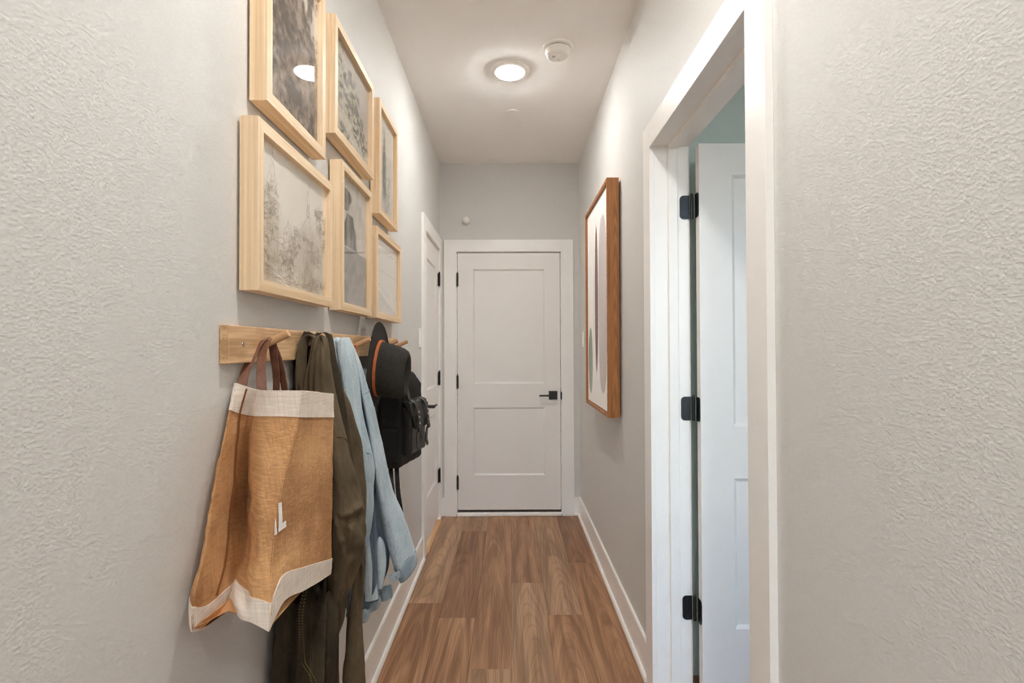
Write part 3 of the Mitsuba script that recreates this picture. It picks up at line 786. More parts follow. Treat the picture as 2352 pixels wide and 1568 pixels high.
mat('olive_seam', rgb(78, 66, 48), 0.9, 0.1)
mat('ochre_thread', rgb(128, 110, 66), 0.8, 0.1)
def denim(p, n, uv):
    a = p.x * 0.8 + p.y
    tw = noise(a * 900, p.z * 260, 2.0)
    fade = fbm(a * 11, p.z * 6, 3.0, 3)
    mott = noise(a * 420, p.z * 60, 1.0)
    g = 0.18 * tw + 0.5 * fade + 0.16 * mott + 0.08
    return mix(rgb(146, 163, 173), rgb(192, 203, 209), smoothstep(0.25, 0.8, g))
mat('light_denim', proc(denim), 0.85, 0.15, sheen=0.3)
def denim_hem(p, n, uv):
    a = p.x * 0.8 + p.y
    g = 0.6 * fbm(a * 30, p.z * 24, 3.0, 3) + 0.2 * noise(a * 700, p.z * 300) + 0.1
    return mix(rgb(126, 142, 152), rgb(182, 193, 199), smoothstep(0.3, 0.75, g))
mat('denim_band', proc(denim_hem), 0.85, 0.15)
mat('denim_thread', rgb(136, 148, 158), 0.9, 0.1)
mat('denim_lining_shade', twill(rgb(74, 87, 98), rgb(108, 122, 133), 7.0), 0.9, 0.1)  # lining coloured dark for the shade between panel and sleeve
mat('black_felt', leather(rgb(42, 40, 37), rgb(64, 61, 57), 260), 0.95, 0.1, sheen=0.25)
mat('black_nylon', twill(rgb(14, 14, 14), rgb(27, 26, 26), 9.0), 0.6, 0.3)
mat('black_leather', leather(rgb(20, 20, 18), rgb(41, 40, 37), 130), 0.33, 0.5)
mat('steel', rgb(200, 198, 192), 0.25, metallic=1.0)

# ------------------------------------------------------------------ measured control points (metres) of the hanging things
BAG = np.array([[[-0.548,1.047,1.2531],[-0.5275,1.0492,1.2468],[-0.5128,1.062,1.2388],[-0.4937,1.042,1.2394],[-0.4534,1.027,1.2405],[-0.4122,1.03,1.2393],[-0.4115,1.0821,1.2333],[-0.413,1.1484,1.2259],[-0.4223,1.243,1.2149],[-0.487,1.215,1.2249],[-0.55,1.24,1.2149],[-0.556,1.1,1.234],[-0.5545,1.0674,1.2521]],[[-0.546,1.0217,1.2032],[-0.5402,1.0423,1.1948],[-0.528,1.07,1.186],[-0.5001,1.036,1.189],[-0.4577,1.018,1.1908],[-0.4127,1.02,1.1891],[-0.4115,1.0753,1.1814],[-0.4124,1.1444,1.1723],[-0.4212,1.243,1.1594],[-0.487,1.215,1.1694],[-0.55,1.24,1.1594],[-0.556,1.1,1.1813],[-0.5545,1.0456,1.2022]],[[-0.542,0.9748,1.105],[-0.5477,1.0377,1.091],[-0.5481,1.1,1.077],[-0.4891,1.007,1.0976],[-0.4571,0.9845,1.1025],[-0.4218,0.985,1.1023],[-0.4175,1.0442,1.0925],[-0.4153,1.1245,1.0785],[-0.4211,1.243,1.0548],[-0.487,1.215,1.0648],[-0.55,1.24,1.0548],[-0.556,1.1,1.0799],[-0.5545,1.0053,1.104]],[[-0.537,0.9372,1.0248],[-0.5495,1.018,0.9991],[-0.548,1.095,0.9745],[-0.4775,0.977,1.0118],[-0.4523,0.9545,1.0189],[-0.4267,0.955,1.0187],[-0.4212,1.0221,1.0031],[-0.4176,1.1136,0.9837],[-0.422,1.243,0.9525],[-0.487,1.215,0.9625],[-0.55,1.24,0.9525],[-0.556,1.1,0.9886],[-0.5545,0.9757,1.0238]],[[-0.532,0.9073,0.9524],[-0.5395,0.988,0.9275],[-0.5299,1.065,0.9097],[-0.466,0.954,0.9463],[-0.4428,0.93,0.9534],[-0.4244,0.93,0.9426],[-0.4202,0.9963,0.9425],[-0.4181,1.1008,0.927],[-0.424,1.243,0.8912],[-0.487,1.215,0.9012],[-0.55,1.24,0.8912],[-0.556,1.1,0.9218],[-0.5545,0.9537,0.9514]],[[-0.526,0.8737,0.8981],[-0.5346,0.9454,0.8725],[-0.5282,1.015,0.8809],[-0.4737,0.94,0.8948],[-0.445,0.9115,0.8943],[-0.4143,0.91,0.8859],[-0.4135,0.9526,0.9138],[-0.4147,1.06,0.8859],[-0.4239,1.243,0.8299],[-0.487,1.215,0.8399],[-0.55,1.24,0.8299],[-0.556,1.1,0.864],[-0.5545,0.929,0.8971]],[[-0.524,0.8677,0.8592],[-0.5321,0.9345,0.8365],[-0.5335,1.0,0.8514],[-0.4841,0.935,0.8581],[-0.4525,0.9028,0.8578],[-0.4133,0.9,0.8407],[-0.4141,0.9581,0.8628],[-0.4171,1.0664,0.8353],[-0.4279,1.243,0.7932],[-0.487,1.215,0.8032],[-0.55,1.24,0.7932],[-0.556,1.1,0.8262],[-0.5545,0.9262,0.8582]]])
STRAP_A = np.array([[-0.5416,1.06,1.2408],[-0.5474,1.085,1.2757],[-0.5457,1.12,1.3168],[-0.538,1.139,1.3384],[-0.5347,1.148,1.3423],[-0.5307,1.158,1.3367],[-0.5217,1.168,1.3107],[-0.5152,1.18,1.2734],[-0.5106,1.19,1.2188]])
STRAP_B = np.array([[-0.5122,1.085,1.228],[-0.5222,1.1,1.2768],[-0.5309,1.13,1.3223],[-0.5286,1.139,1.3384],[-0.5262,1.148,1.3423],[-0.5259,1.158,1.3357],[-0.5252,1.165,1.3078],[-0.5234,1.172,1.2689],[-0.5268,1.18,1.2197]])
SLEEVE_NEAR = np.array([[-0.4888,1.357,1.3536,0.0084,0.0,-0.0,0.008],[-0.4864,1.352,1.3389,0.0112,0.0,-0.0,0.014],[-0.4829,1.347,1.3109,0.0139,0.0,-0.0,0.02],[-0.4788,1.342,1.2665,0.0172,0.0,-0.0001,0.026],[-0.4725,1.337,1.2147,0.0216,0.0,-0.0001,0.032],[-0.4641,1.332,1.1666,0.027,0.0,-0.0001,0.036],[-0.449,1.322,1.1033,0.0306,0.0,-0.0001,0.042],[-0.4386,1.317,1.0498,0.0315,0.0,-0.0001,0.046],[-0.4249,1.312,0.9967,0.0368,0.0,-0.0001,0.048],[-0.4169,1.309,0.9651,0.0394,0.0,-0.0001,0.05],[-0.4114,1.307,0.9333,0.041,0.0,-0.0002,0.052],[-0.4086,1.307,0.9011,0.0415,0.0,-0.0002,0.05],[-0.4075,1.307,0.8571,0.0426,0.0,-0.0002,0.048],[-0.41,1.31,0.8141,0.041,0.0,-0.0002,0.045],[-0.4171,1.312,0.7767,0.0357,0.0,-0.0001,0.042],[-0.4258,1.314,0.7371,0.0287,0.0,-0.0001,0.038],[-0.4349,1.317,0.697,0.0217,0.0,-0.0001,0.033],[-0.4377,1.319,0.6583,0.0206,0.0,-0.0001,0.03],[-0.4419,1.322,0.633,0.0185,0.0,-0.0001,0.028],[-0.4509,1.324,0.5963,0.0123,0.0,-0.0001,0.022],[-0.4604,1.327,0.56,0.006,0.0,-0.0,0.01]])
SLEEVE_FAR = np.array([[-0.5044,1.42,1.3515,0.0041,0.0,-0.0,0.0064],[-0.5032,1.425,1.3138,0.0059,0.0,-0.0,0.0112],[-0.4895,1.43,1.2545,0.0166,0.0,-0.0001,0.016],[-0.4768,1.433,1.2069,0.0207,0.0,-0.0001,0.0208],[-0.465,1.435,1.1676,0.0261,0.0,-0.0001,0.0256],[-0.4501,1.437,1.1103,0.0273,0.0,-0.0001,0.0304],[-0.4391,1.439,1.0625,0.0294,0.0,-0.0001,0.0336],[-0.4319,1.44,1.0064,0.0274,0.0,-0.0001,0.0368],[-0.4224,1.441,0.9302,0.0253,0.0,-0.0001,0.0368],[-0.4189,1.442,0.8635,0.0195,0.0,-0.0001,0.0352],[-0.4172,1.443,0.7873,0.0143,0.0,-0.0001,0.0336],[-0.4154,1.443,0.7198,0.0125,0.0,-0.0001,0.032],[-0.4183,1.443,0.6725,0.0143,0.0,-0.0001,0.032],[-0.423,1.443,0.6276,0.0166,0.0,-0.0001,0.032],[-0.4283,1.443,0.5603,0.0208,0.0,-0.0001,0.0336],[-0.4271,1.441,0.4942,0.0255,0.0,-0.0001,0.036],[-0.43,1.44,0.4396,0.0311,0.0,-0.0001,0.0384],[-0.4279,1.44,0.4149,0.0296,-0.0,-0.0001,0.0384],[-0.4232,1.44,0.375,0.026,0.0,-0.0001,0.0376]])
COAT_BODY = np.array([[-0.5163,1.387,1.359,0.0184,0.0,-0.0001,0.012],[-0.5185,1.387,1.3498,0.0264,0.0,-0.0001,0.02],[-0.5169,1.382,1.3279,0.03,0.0,-0.0001,0.03],[-0.5142,1.38,1.2879,0.0326,0.0,-0.0001,0.036],[-0.5084,1.38,1.2307,0.0383,0.0,-0.0001,0.045],[-0.5008,1.38,1.1394,0.0457,0.0,-0.0002,0.055],[-0.4912,1.375,0.9813,0.055,0.0,-0.0002,0.065],[-0.4922,1.365,0.8154,0.0537,0.0,-0.0002,0.07],[-0.4977,1.365,0.7483,0.048,0.0,-0.0002,0.068],[-0.4925,1.295,0.7353,0.0531,0.0,-0.0002,0.066],[-0.4906,1.275,0.6713,0.0549,0.0,-0.0002,0.066],[-0.4908,1.268,0.592,0.0545,0.0,-0.0002,0.068],[-0.4916,1.266,0.5229,0.0535,0.0,-0.0002,0.07],[-0.492,1.265,0.4287,0.0529,0.0,-0.0003,0.07]])
DENIM_PANEL = np.array([[-0.5092,1.585,1.3549,0.0177,0.0,-0.0001,0.012],[-0.5125,1.583,1.3483,0.0256,0.0,-0.0001,0.022],[-0.5154,1.58,1.3286,0.0334,0.0,-0.0001,0.03],[-0.5134,1.578,1.3064,0.0372,0.0,-0.0001,0.034],[-0.5006,1.575,1.2242,0.0411,0.0,-0.0001,0.04],[-0.4892,1.572,1.1424,0.0384,0.0,-0.0001,0.045],[-0.4797,1.57,1.1011,0.0367,0.0,-0.0001,0.046],[-0.4593,1.568,1.034,0.033,0.0,-0.0001,0.048],[-0.4479,1.568,0.9874,0.0302,0.0,-0.0001,0.048],[-0.4427,1.568,0.9538,0.0289,0.0,-0.0001,0.047],[-0.4421,1.568,0.9009,0.0243,0.0,-0.0001,0.045],[-0.4388,1.568,0.8441,0.0223,0.0,-0.0001,0.042],[-0.4403,1.57,0.7854,0.0175,0.0,-0.0001,0.036],[-0.4441,1.572,0.7511,0.013,-0.0,-0.0001,0.028],[-0.4473,1.574,0.722,0.0078,0.0,-0.0,0.014]])
DENIM_BODY = np.array([[-0.5221,1.64,1.3356,0.019,0.0,-0.0001,0.015],[-0.5117,1.655,1.2535,0.0274,0.0,-0.0001,0.03],[-0.4906,1.665,1.1015,0.0379,0.0,-0.0001,0.04],[-0.4719,1.665,0.9778,0.0426,0.0,-0.0002,0.05],[-0.4567,1.665,0.868,0.0467,0.0,-0.0002,0.055],[-0.4484,1.665,0.7755,0.0494,0.0,0.0032,0.06],[-0.443,1.66,0.6885,0.0534,0.0,0.01,0.062],[-0.445,1.655,0.6191,0.0525,0.0,0.0201,0.064],[-0.4538,1.65,0.5658,0.0476,0.0,0.0214,0.064],[-0.4614,1.648,0.5296,0.0448,0.0,0.0221,0.064]])
DENIM_PLACKET = np.array([[-0.4388,1.6,0.7607,0.0053,0.0,-0.0,0.006],[-0.4362,1.6,0.7147,0.0092,0.0,-0.0,0.012],[-0.4322,1.6,0.6621,0.0171,0.0,-0.0001,0.016],[-0.4302,1.6,0.6096,0.0217,0.0,-0.0001,0.018],[-0.4289,1.6,0.5651,0.0244,0.0,-0.0001,0.018]])
DENIM_POCKET = np.array([[-0.4018,1.61,0.7464,0.0027,0.0,-0.0,0.004],[-0.4004,1.61,0.7345,0.0093,0.0,-0.0,0.012],[-0.3984,1.61,0.7081,0.0139,0.0,-0.0001,0.017],[-0.3974,1.61,0.6711,0.0163,0.0,-0.0001,0.018],[-0.3978,1.61,0.6314,0.0133,0.0,-0.0001,0.016],[-0.4003,1.615,0.5896,0.008,0.0,-0.0,0.01]])
DENIM_TAB = np.array([[-0.3676,1.6,0.6225],[-0.3584,1.6,0.6277],[-0.3489,1.605,0.6308],[-0.3398,1.612,0.6343]])
DENIM_HEM2 = np.array([[-0.405,1.69,0.5583,0.0181,0.0,0.0055,0.012],[-0.4015,1.69,0.5389,0.0188,0.0,0.0055,0.014],[-0.4008,1.69,0.5202,0.0181,0.0,0.0048,0.012]])
DENIM_HEM = np.array([[-0.4617,1.648,0.5317,0.0444,0.0,0.0214,0.067],[-0.4587,1.648,0.5168,0.0461,0.0,0.0254,0.068],[-0.4573,1.648,0.502,0.0448,0.0,0.0268,0.067],[-0.4573,1.648,0.4925,0.0407,0.0,0.0281,0.064]])
DENIM_SLEEVE = np.array([[-0.4939,1.61,1.3473,0.0027,0.0,-0.0013,0.006],[-0.4867,1.615,1.3287,0.002,0.0,-0.004,0.009],[-0.4766,1.617,1.3012,0.0033,0.0,-0.002,0.013],[-0.4657,1.62,1.2595,0.0057,0.0,0.002,0.02],[-0.452,1.625,1.1886,0.0101,0.0,0.004,0.028],[-0.4419,1.63,1.145,0.0121,0.0,0.0013,0.034],[-0.4232,1.635,1.0539,0.0145,0.0,0.0013,0.04],[-0.4062,1.64,0.9462,0.018,0.0,0.0013,0.045],[-0.3932,1.648,0.8683,0.0228,0.0,0.004,0.05],[-0.3734,1.655,0.7928,0.0314,0.0,0.0067,0.052],[-0.3524,1.662,0.7139,0.035,0.0,0.0094,0.053],[-0.34,1.665,0.6677,0.033,0.0,0.019,0.053],[-0.3361,1.666,0.6516,0.0316,0.0,0.0211,0.053]])
DENIM_CUFF = np.array([[-0.336,1.666,0.6563,0.033,0.0,0.0217,0.055],[-0.3314,1.667,0.6422,0.0323,0.0,0.019,0.056],[-0.3267,1.669,0.6216,0.0279,0.0,0.0184,0.056],[-0.3262,1.67,0.6095,0.0231,0.0,0.0177,0.054]])
POCKET_WELT = np.array([[-0.4274,1.268,1.0181],[-0.4129,1.262,0.9904],[-0.4028,1.26,0.9577],[-0.3972,1.262,0.9259]])
POCKET_WELT2 = np.array([[-0.4157,1.264,1.0242],[-0.4018,1.26,0.994],[-0.3921,1.259,0.96],[-0.3868,1.262,0.9321]])
RIDGES_COAT = np.array([[-0.3997,1.26,0.9224],[-0.3602,1.26,0.9409],[-0.3965,1.26,0.909],[-0.3602,1.26,0.9161],[-0.3861,1.26,0.8996],[-0.3643,1.26,0.8395],[-0.3726,1.26,0.9099],[-0.3518,1.26,0.8498],[-0.4017,1.26,0.8893],[-0.383,1.26,0.8272],[-0.4152,1.26,0.9059],[-0.4058,1.26,0.8645],[-0.3893,1.26,0.9887],[-0.3664,1.26,0.9472],[-0.4327,1.28,1.1525],[-0.4221,1.28,1.0996]])
RIDGES_BAG = np.array([[-0.5064,1.0,0.8857],[-0.4735,1.0,0.8732],[-0.5024,1.0,0.9061],[-0.4653,1.0,0.8855],[-0.5563,1.0,1.0007],[-0.5069,1.0,1.0334],[-0.5723,1.0,0.8859],[-0.5312,1.0,0.9185]])
RIDGES_FAR = np.array([[-0.4014,1.38,1.1106],[-0.3957,1.38,0.957],[-0.3946,1.38,1.0935],[-0.3888,1.38,0.9456],[-0.4012,1.38,0.7415],[-0.3954,1.38,0.5269],[-0.408,1.38,0.7303],[-0.4056,1.38,0.527],[-0.4323,1.38,1.2019],[-0.4197,1.38,1.1277]])
STITCH_A = np.array([[-0.4765,1.255,0.7739],[-0.4745,1.25,0.7045],[-0.4704,1.245,0.656],[-0.4672,1.242,0.617],[-0.4572,1.24,0.5776],[-0.4449,1.24,0.5391],[-0.4397,1.24,0.5067]])
SEAM_J2 = np.array([[-0.4302,1.279,1.1061],[-0.4214,1.278,1.1021],[-0.4122,1.279,1.0945],[-0.4064,1.284,1.084]])
SEAM_J3 = np.array([[-0.454,1.405,1.1081],[-0.4378,1.405,1.1104],[-0.4291,1.407,1.1135],[-0.4222,1.415,1.1135]])
SEAM_PLACKET = np.array([[-0.3972,1.269,0.8383],[-0.396,1.272,0.7974],[-0.4007,1.277,0.7535],[-0.4067,1.286,0.7116],[-0.41,1.29,0.6791]])
SEAM_PLACKET2 = np.array([[-0.4088,1.266,0.8394],[-0.4104,1.271,0.7979],[-0.4151,1.276,0.754],[-0.4208,1.284,0.7126],[-0.4266,1.292,0.6623]])
SEAM_D2 = np.array([[-0.5217,1.552,1.344],[-0.5129,1.543,1.3029],[-0.5013,1.535,1.2521],[-0.492,1.53,1.2042]])
SEAM_D2B = np.array([[-0.5163,1.551,1.3439],[-0.5075,1.542,1.3029],[-0.4959,1.534,1.2521],[-0.4866,1.529,1.2042]])
SEAM_PL = np.array([[-0.4238,1.588,0.7296],[-0.4135,1.584,0.6686],[-0.4067,1.583,0.6171],[-0.4028,1.583,0.5808]])
SEAM_CUFF = np.array([[-0.356,1.613,0.6551],[-0.3356,1.611,0.6638],[-0.3153,1.616,0.6762],[-0.3002,1.65,0.6843]])
SEAM_D3 = np.array([[-0.4562,1.577,1.1809],[-0.4433,1.573,1.1851],[-0.4379,1.577,1.1899],[-0.4371,1.588,1.1929]])
YOKE_D2 = np.array([[-0.4329,1.523,1.0196],[-0.4226,1.522,1.0122],[-0.4179,1.528,1.006],[-0.4168,1.54,0.9997]])
COLLAR = np.array([[-0.5258,1.325,1.207],[-0.5281,1.325,1.2673],[-0.528,1.33,1.3167],[-0.524,1.345,1.3467],[-0.5114,1.35,1.3546],[-0.4995,1.345,1.3444],[-0.5012,1.335,1.3],[-0.5081,1.33,1.2451],[-0.5102,1.33,1.2066]])
COLLAR2 = np.array([[-0.4951,1.325,1.2069],[-0.4952,1.325,1.2672],[-0.4917,1.33,1.3221],[-0.4884,1.345,1.3488],[-0.4824,1.35,1.3512],[-0.4739,1.345,1.3332],[-0.4698,1.34,1.2887],[-0.4658,1.335,1.2446]])
CORD = np.array([[-0.5387,1.8,1.328],[-0.5313,1.795,1.3324],[-0.5239,1.79,1.3264],[-0.5224,1.79,1.2997],[-0.5194,1.79,1.2626]])
PACK_STRAP1 = np.array([[-0.5082,2.22,0.8299],[-0.5018,2.2,0.8035],[-0.4954,2.18,0.7723],[-0.4896,2.17,0.7426],[-0.4837,2.16,0.6972]])
PACK_STRAP2 = np.array([[-0.4825,2.22,0.8225],[-0.4763,2.2,0.7853],[-0.4706,2.19,0.7336],[-0.4612,2.18,0.6824],[-0.4558,2.18,0.6375]])


def surface_rings(rows, nu, nv, power=0.8, folds=(), amp=0.0, freq=12, seed=0, stretch=(1, 1, 0.4)):
    """Rows of (centre xyz, half-width vector xyz, half-depth) -> grid of points of a soft tube. folds: (amplitude, waves, phase, drift)."""
    R = np.asarray(rows, float)
    s = np.r_[0, np.cumsum(np.linalg.norm(np.diff(R[:, :3], axis=0), axis=1))]
    Q = PchipInterpolator(s, R, axis=0)(np.linspace(0, s[-1], nu))
    a = np.arange(nv) / nv * 2 * np.pi + np.pi
    ca, sa = np.cos(a), np.sin(a)
    px = np.sign(ca) * np.abs(ca) ** power
    py = np.sign(sa) * np.abs(sa) ** power
    B = Q[:, None, :3] + Q[:, None, 3:6] * px[None, :, None]
    B[..., 1] += Q[:, None, 6] * py[None]
    n = grid_normals(B, True)
    t = np.linspace(0, 1, nu)[:, None]
    d = 0
    for A, k, ph, dr_ in folds:
        w = np.sin(k * a[None] + ph + dr_ * t)
        d = d + A * np.sign(w) * np.abs(w) ** 0.8 * np.minimum(1, Q[:, 6:7] / 0.02)
    if amp:
        d = d + amp * (meshkit.fbm(B * freq * np.asarray(stretch), 3, seed) - 0.5)
    B = B + n * (d * np.ones((nu, nv)))[..., None] if np.ndim(d) else B
    B[..., 0] = np.maximum(B[..., 0], XL + 0.003)
    return B
def solid(B):
    m = loft(B)
    if m.volume < 0:
        m.invert()
    return m

def ridge(B, a, b, width, amp, closed=True):
    """Raise (or sink) a soft crease along the segment a-b, seen from the near side."""
    a, b = np.asarray(a), np.asarray(b)
    p, q, d = B[..., [0, 2]], a[[0, 2]], (b - a)[[0, 2]]
    t = np.clip(((p - q) @ d) / (d @ d), 0, 1)
    r = np.linalg.norm(p - (q + t[..., None] * d), axis=-1)
    n = grid_normals(B, closed)
    w = amp * np.exp(-(r / width) ** 2) * np.clip(-n[..., 1] * 1.5, 0, 1)
    return B + n * w[..., None]

# ------------------------------------------------------------------ burlap bag
k = 'market_bag'
G = grid_surface(BAG, 110, 150, True)
w = np.linspace(0, 1, 110)[:, None]
G = wrinkle(G, 0.005, 13, 3, True, (1, 1, 1.6))
G = wrinkle(G, 0.0022, 60, 5, True, (1, 1, 1.4))
for i_, (w_, a_) in enumerate(((0.012, 0.010), (0.012, -0.008), (0.02, -0.006), (0.02, 0.005))):
    G = ridge(G, RIDGES_BAG[2 * i_], RIDGES_BAG[2 * i_ + 1], w_, a_)
G[..., 0] = np.maximum(G[..., 0], XL + 0.004)
put(k + '__body', cloth(G, 0.0022, True), 'burlap_cloth', 50)
gn = grid_normals(G, True)
# rows at which the bands end, found from the control rows
lens = np.r_[0, np.cumsum(np.linalg.norm(np.diff(BAG, axis=0), axis=2).mean(1))]
rb = int(round(lens[1] / lens[-1] * 109))
rt = int(round(lens[5] / lens[-1] * 109))
def band(i0, i1):
    out = G[i0:i1 + 1] + gn[i0:i1 + 1] * 0.0022
    inn = G[i0:i1 + 1] - gn[i0:i1 + 1] * 0.0032
    R = np.concatenate([out, inn[::-1], out[:1]], 0)
    m = loft(R, True, False); m.merge_vertices()
    if m.volume < 0: m.invert()
    return m
tb = band(0, rb)
put(k + '__top_band', tb, 'canvas_cloth', 50)
put(k + '__bottom_band', band(rt, 109), 'canvas_cloth', 50)
labels[k + '__top_band'] = {'label': 'cream canvas band'}
labels[k + '__bottom_band'] = {'label': 'cream canvas band'}
ie = int(np.argmin(np.linalg.norm(G[-1] - BAG[-1, 5], axis=1)))
near = G[-1, :ie + 1] + [0, 0.0025, 0.004]
jf = int(np.argmin(np.linalg.norm(G[-1] - BAG[-1, 8], axis=1)))
far = spline([BAG[-1, 10] + [0.003, -.004, 0.004], BAG[-1, 9] + [0, -.006, 0.02], BAG[-1, 8] + [-.004, -.004, 0.004]], len(near))
bs = np.stack([near * (1 - t) + far * t + np.array([0, 0, 0.01 * math.sin(math.pi * t)]) for t in np.linspace(0, 1, 12)])
put(k + '__base', cloth(bs, 0.002), 'burlap_cloth', 60)
def on_bag(col, i0, i1, off=0.0028):
    return G[i0:i1, col] + gn[i0:i1, col] * off
put(k + '__seam', tube(on_bag(10, 1, rt, 0.0035)[::6], 0.0016, 8), 'bag_seam')
ca = int(np.argmax(np.min(np.linalg.norm(G[60] - BAG[3, 5], axis=1)[None], 0) * -1))
cr = int(np.argmin(np.linalg.norm(G[55] - (BAG[2, 5] + BAG[3, 5]) / 2, axis=1)))
put(k + '__seam', tube(on_bag(cr, rb, 109, 0.0010)[::3], 0.0013, 8), 'burlap_cloth')
for S_ in (STRAP_A, STRAP_B):
    sides = [(0.9, 0.35, 0), (0.95, 0.3, 0), (1, 0.1, 0.2), (1, 0, 0.42), (1, 0, 0.42), (1, 0, 0.42), (1, -0.1, 0.2), (0.95, -.3, 0), (0.9, -0.35, 0)]
    hndl = put(k + '__handle', ribbon(S_, sides, 0.0185, 0.0026, 70), 'brown_leather', 40)
    labels[hndl] = {'label': 'brown leather handle'}
# lettering near the front edge (the rest of the word lies round the fold)
front = G[20:100, cr:cr + 60].reshape(-1, 3)
fn_ = gn[20:100, cr:cr + 60].reshape(-1, 3)
from scipy.spatial import cKDTree
def onto(poly, off=0.0012):
    m = trimesh.creation.extrude_polygon(poly, 0.001, engine='earcut')
    m = m.subdivide().subdivide()
    tree = cKDTree(front[:, 1:])
    d, i = tree.query(m.vertices[:, :2], k=4)
    wt = 1 / (d + 1e-4); wt /= wt.sum(1, keepdims=True)
    X = (front[i, 0] * wt).sum(1)
    v = np.stack([X + off + m.vertices[:, 2], m.vertices[:, 0], m.vertices[:, 1]], 1)
    m = trimesh.Trimesh(v, m.faces, process=False)
    if m.volume < 0: m.invert()
    return m
z0_, y0_ = 0.989, 0.958
put(k + '__letter', onto(Polygon([(y0_, z0_), (y0_ + 0.029, z0_), (y0_ + 0.029, z0_ + 0.011), (y0_ + 0.0135, z0_ + 0.011), (y0_ + 0.0125, z0_ + 0.050), (y0_ + 0.003, z0_ + 0.052)])), 'bag_print', False)
put(k + '__letter', onto(Polygon([(y0_ - 0.004, z0_ - 0.001), (y0_ - 0.0125, z0_ - 0.002), (y0_ - 0.0135, z0_ + 0.016), (y0_ - 0.0115, z0_ + 0.028)])), 'bag_print', False)
labels[k + '__letter'] = {'label': 'white printed letter L'}
labels[k + '__letter_001'] = {'label': 'white printed edge of a letter A'}
tag(k, 'orange-brown burlap tote bag with cream canvas bands, hanging nearest on the peg rail', 'bag')

# ------------------------------------------------------------------ olive coat
k = 'olive_coat'
BC = B = surface_rings(COAT_BODY, 110, 120, 0.75, [(0.015, 9, 0.6, 1.4), (0.008, 16, 1.0, -1.8)], 0.012, 9, 11)
put(k + '__body', solid(B), 'olive_shaded', 60)
B1 = surface_rings(SLEEVE_NEAR, 130, 72, 0.9, [(0.0025, 5, 0.4, 2.0)], 0.006, 16, 21, (1, 1, 0.5))
# creases where the sleeve bends at the elbow
t = np.linspace(0, 1, 130)
zc = B1[..., 2].mean(1)
bend = np.exp(-((zc - 0.885) / 0.055) ** 2)
B1 = B1 + grid_normals(B1, True) * (0.009 * bend[:, None] * (meshkit.fbm(B1 * np.array([22, 22, 38]), 3, 5) - 0.5))[..., None]
for i_, (w_, a_) in enumerate(((0.007, 0.012), (0.009, -0.016), (0.007, 0.010), (0.008, -0.012), (0.009, -0.012), (0.008, 0.009), (0.012, -0.007), (0.012, 0.004))):
    B1 = ridge(B1, RIDGES_COAT[2 * i_], RIDGES_COAT[2 * i_ + 1], w_, a_)
put(k + '__sleeve', solid(B1), 'olive_cotton', 60)
B2 = surface_rings(SLEEVE_FAR, 150, 84, 0.9, [(0.003, 4, 2.0, 1.2)], 0.006, 14, 31, (1, 1, 0.35))
for i_, (w_, a_) in enumerate(((0.004, 0.006), (0.005, -0.008), (0.004, 0.006), (0.006, -0.006), (0.008, -0.004))):
    B2 = ridge(B2, RIDGES_FAR[2 * i_], RIDGES_FAR[2 * i_ + 1], w_, a_)
put(k + '__sleeve', solid(B2), 'olive_cotton', 60)
for C_, wd in ((COLLAR, 0.030), (COLLAR2, 0.026)):
    put(k + '__collar', ribbon(C_, [(0.9, 0.35, 0), (0.8, 0.6, 0), (0.5, .85, 0), (0.2, 0.98, 0), (0, 1, 0), (0.2, 0.98, 0), (0.5, .85, 0), (0.7, .7, 0), (0.8, .6, 0)][:len(C_)], wd, 0.007, 70), 'olive_cotton', 50)
def seam(key, P_, r, m, B=None, n=40, sink=0.75):
    """A raised seam, half sunk in the near side of the surface B."""
    Q = spline(P_, n)
    if B is not None:
        nn = grid_normals(B, True)
        ok = nn[..., 1] < 0
        tr = cKDTree(B[ok][:, [0, 2]])
        d, i = tr.query(Q[:, [0, 2]], k=6)
        w = 1 / (d + 1e-4); w /= w.sum(1, keepdims=True)
        Q[:, 1] = (B[ok][i, 1] * w).sum(1)
        q = np.pad(Q[:, 1], 2, 'edge')
        Q[:, 1] = sum(q[j:j + n] for j in range(5)) / 5 + r * sink
    put(key, tube(Q, r, 8), m, 60)
seam(k + '__seam', SEAM_J2, 0.0013, 'olive_seam', B1)
seam(k + '__seam', SEAM_J3, 0.0014, 'olive_seam', B2)
seam(k + '__seam', POCKET_WELT, 0.0013, 'olive_seam', B1)
seam(k + '__seam', POCKET_WELT2, 0.0013, 'olive_seam', B1)
seam(k + '__seam', SEAM_PLACKET, 0.0013, 'olive_seam', B1)
seam(k + '__seam', SEAM_PLACKET2, 0.0013, 'olive_seam', B1)
P_ = spline(STITCH_A, 140)
tree_ = cKDTree(B.reshape(-1, 3)[:, [0, 2]][B.reshape(-1, 3)[:, 1] < np.repeat(B[..., 1].mean(1), 120)])
fr_ = B.reshape(-1, 3)[B.reshape(-1, 3)[:, 1] < np.repeat(B[..., 1].mean(1), 120)]
yy_ = np.pad(fr_[tree_.query(P_[:, [0, 2]])[1], 1], 12, 'edge')
P_[:, 1] = np.array([yy_[i:i + 25].min() for i in range(140)])
yy_ = np.pad(P_[:, 1], 12, 'edge')
P_[:, 1] = np.array([yy_[i:i + 25].mean() for i in range(140)])
put(k + '__stitching', cat([tube(P_[i:i + 2] + [d_, 0, 0], 0.0011, 6) for i in range(0, 138, 3) for d_ in (-.004, .004)]), 'ochre_thread', 60)
labels[k + '__stitching'] = {'label': 'ochre double stitching', 'kind': 'stuff'}
labels[k + '__body'] = {'label': 'folded body of the coat, coloured darker for its shade'}
tag(k, 'long olive brown cotton coat hanging behind the burlap bag', 'coat')

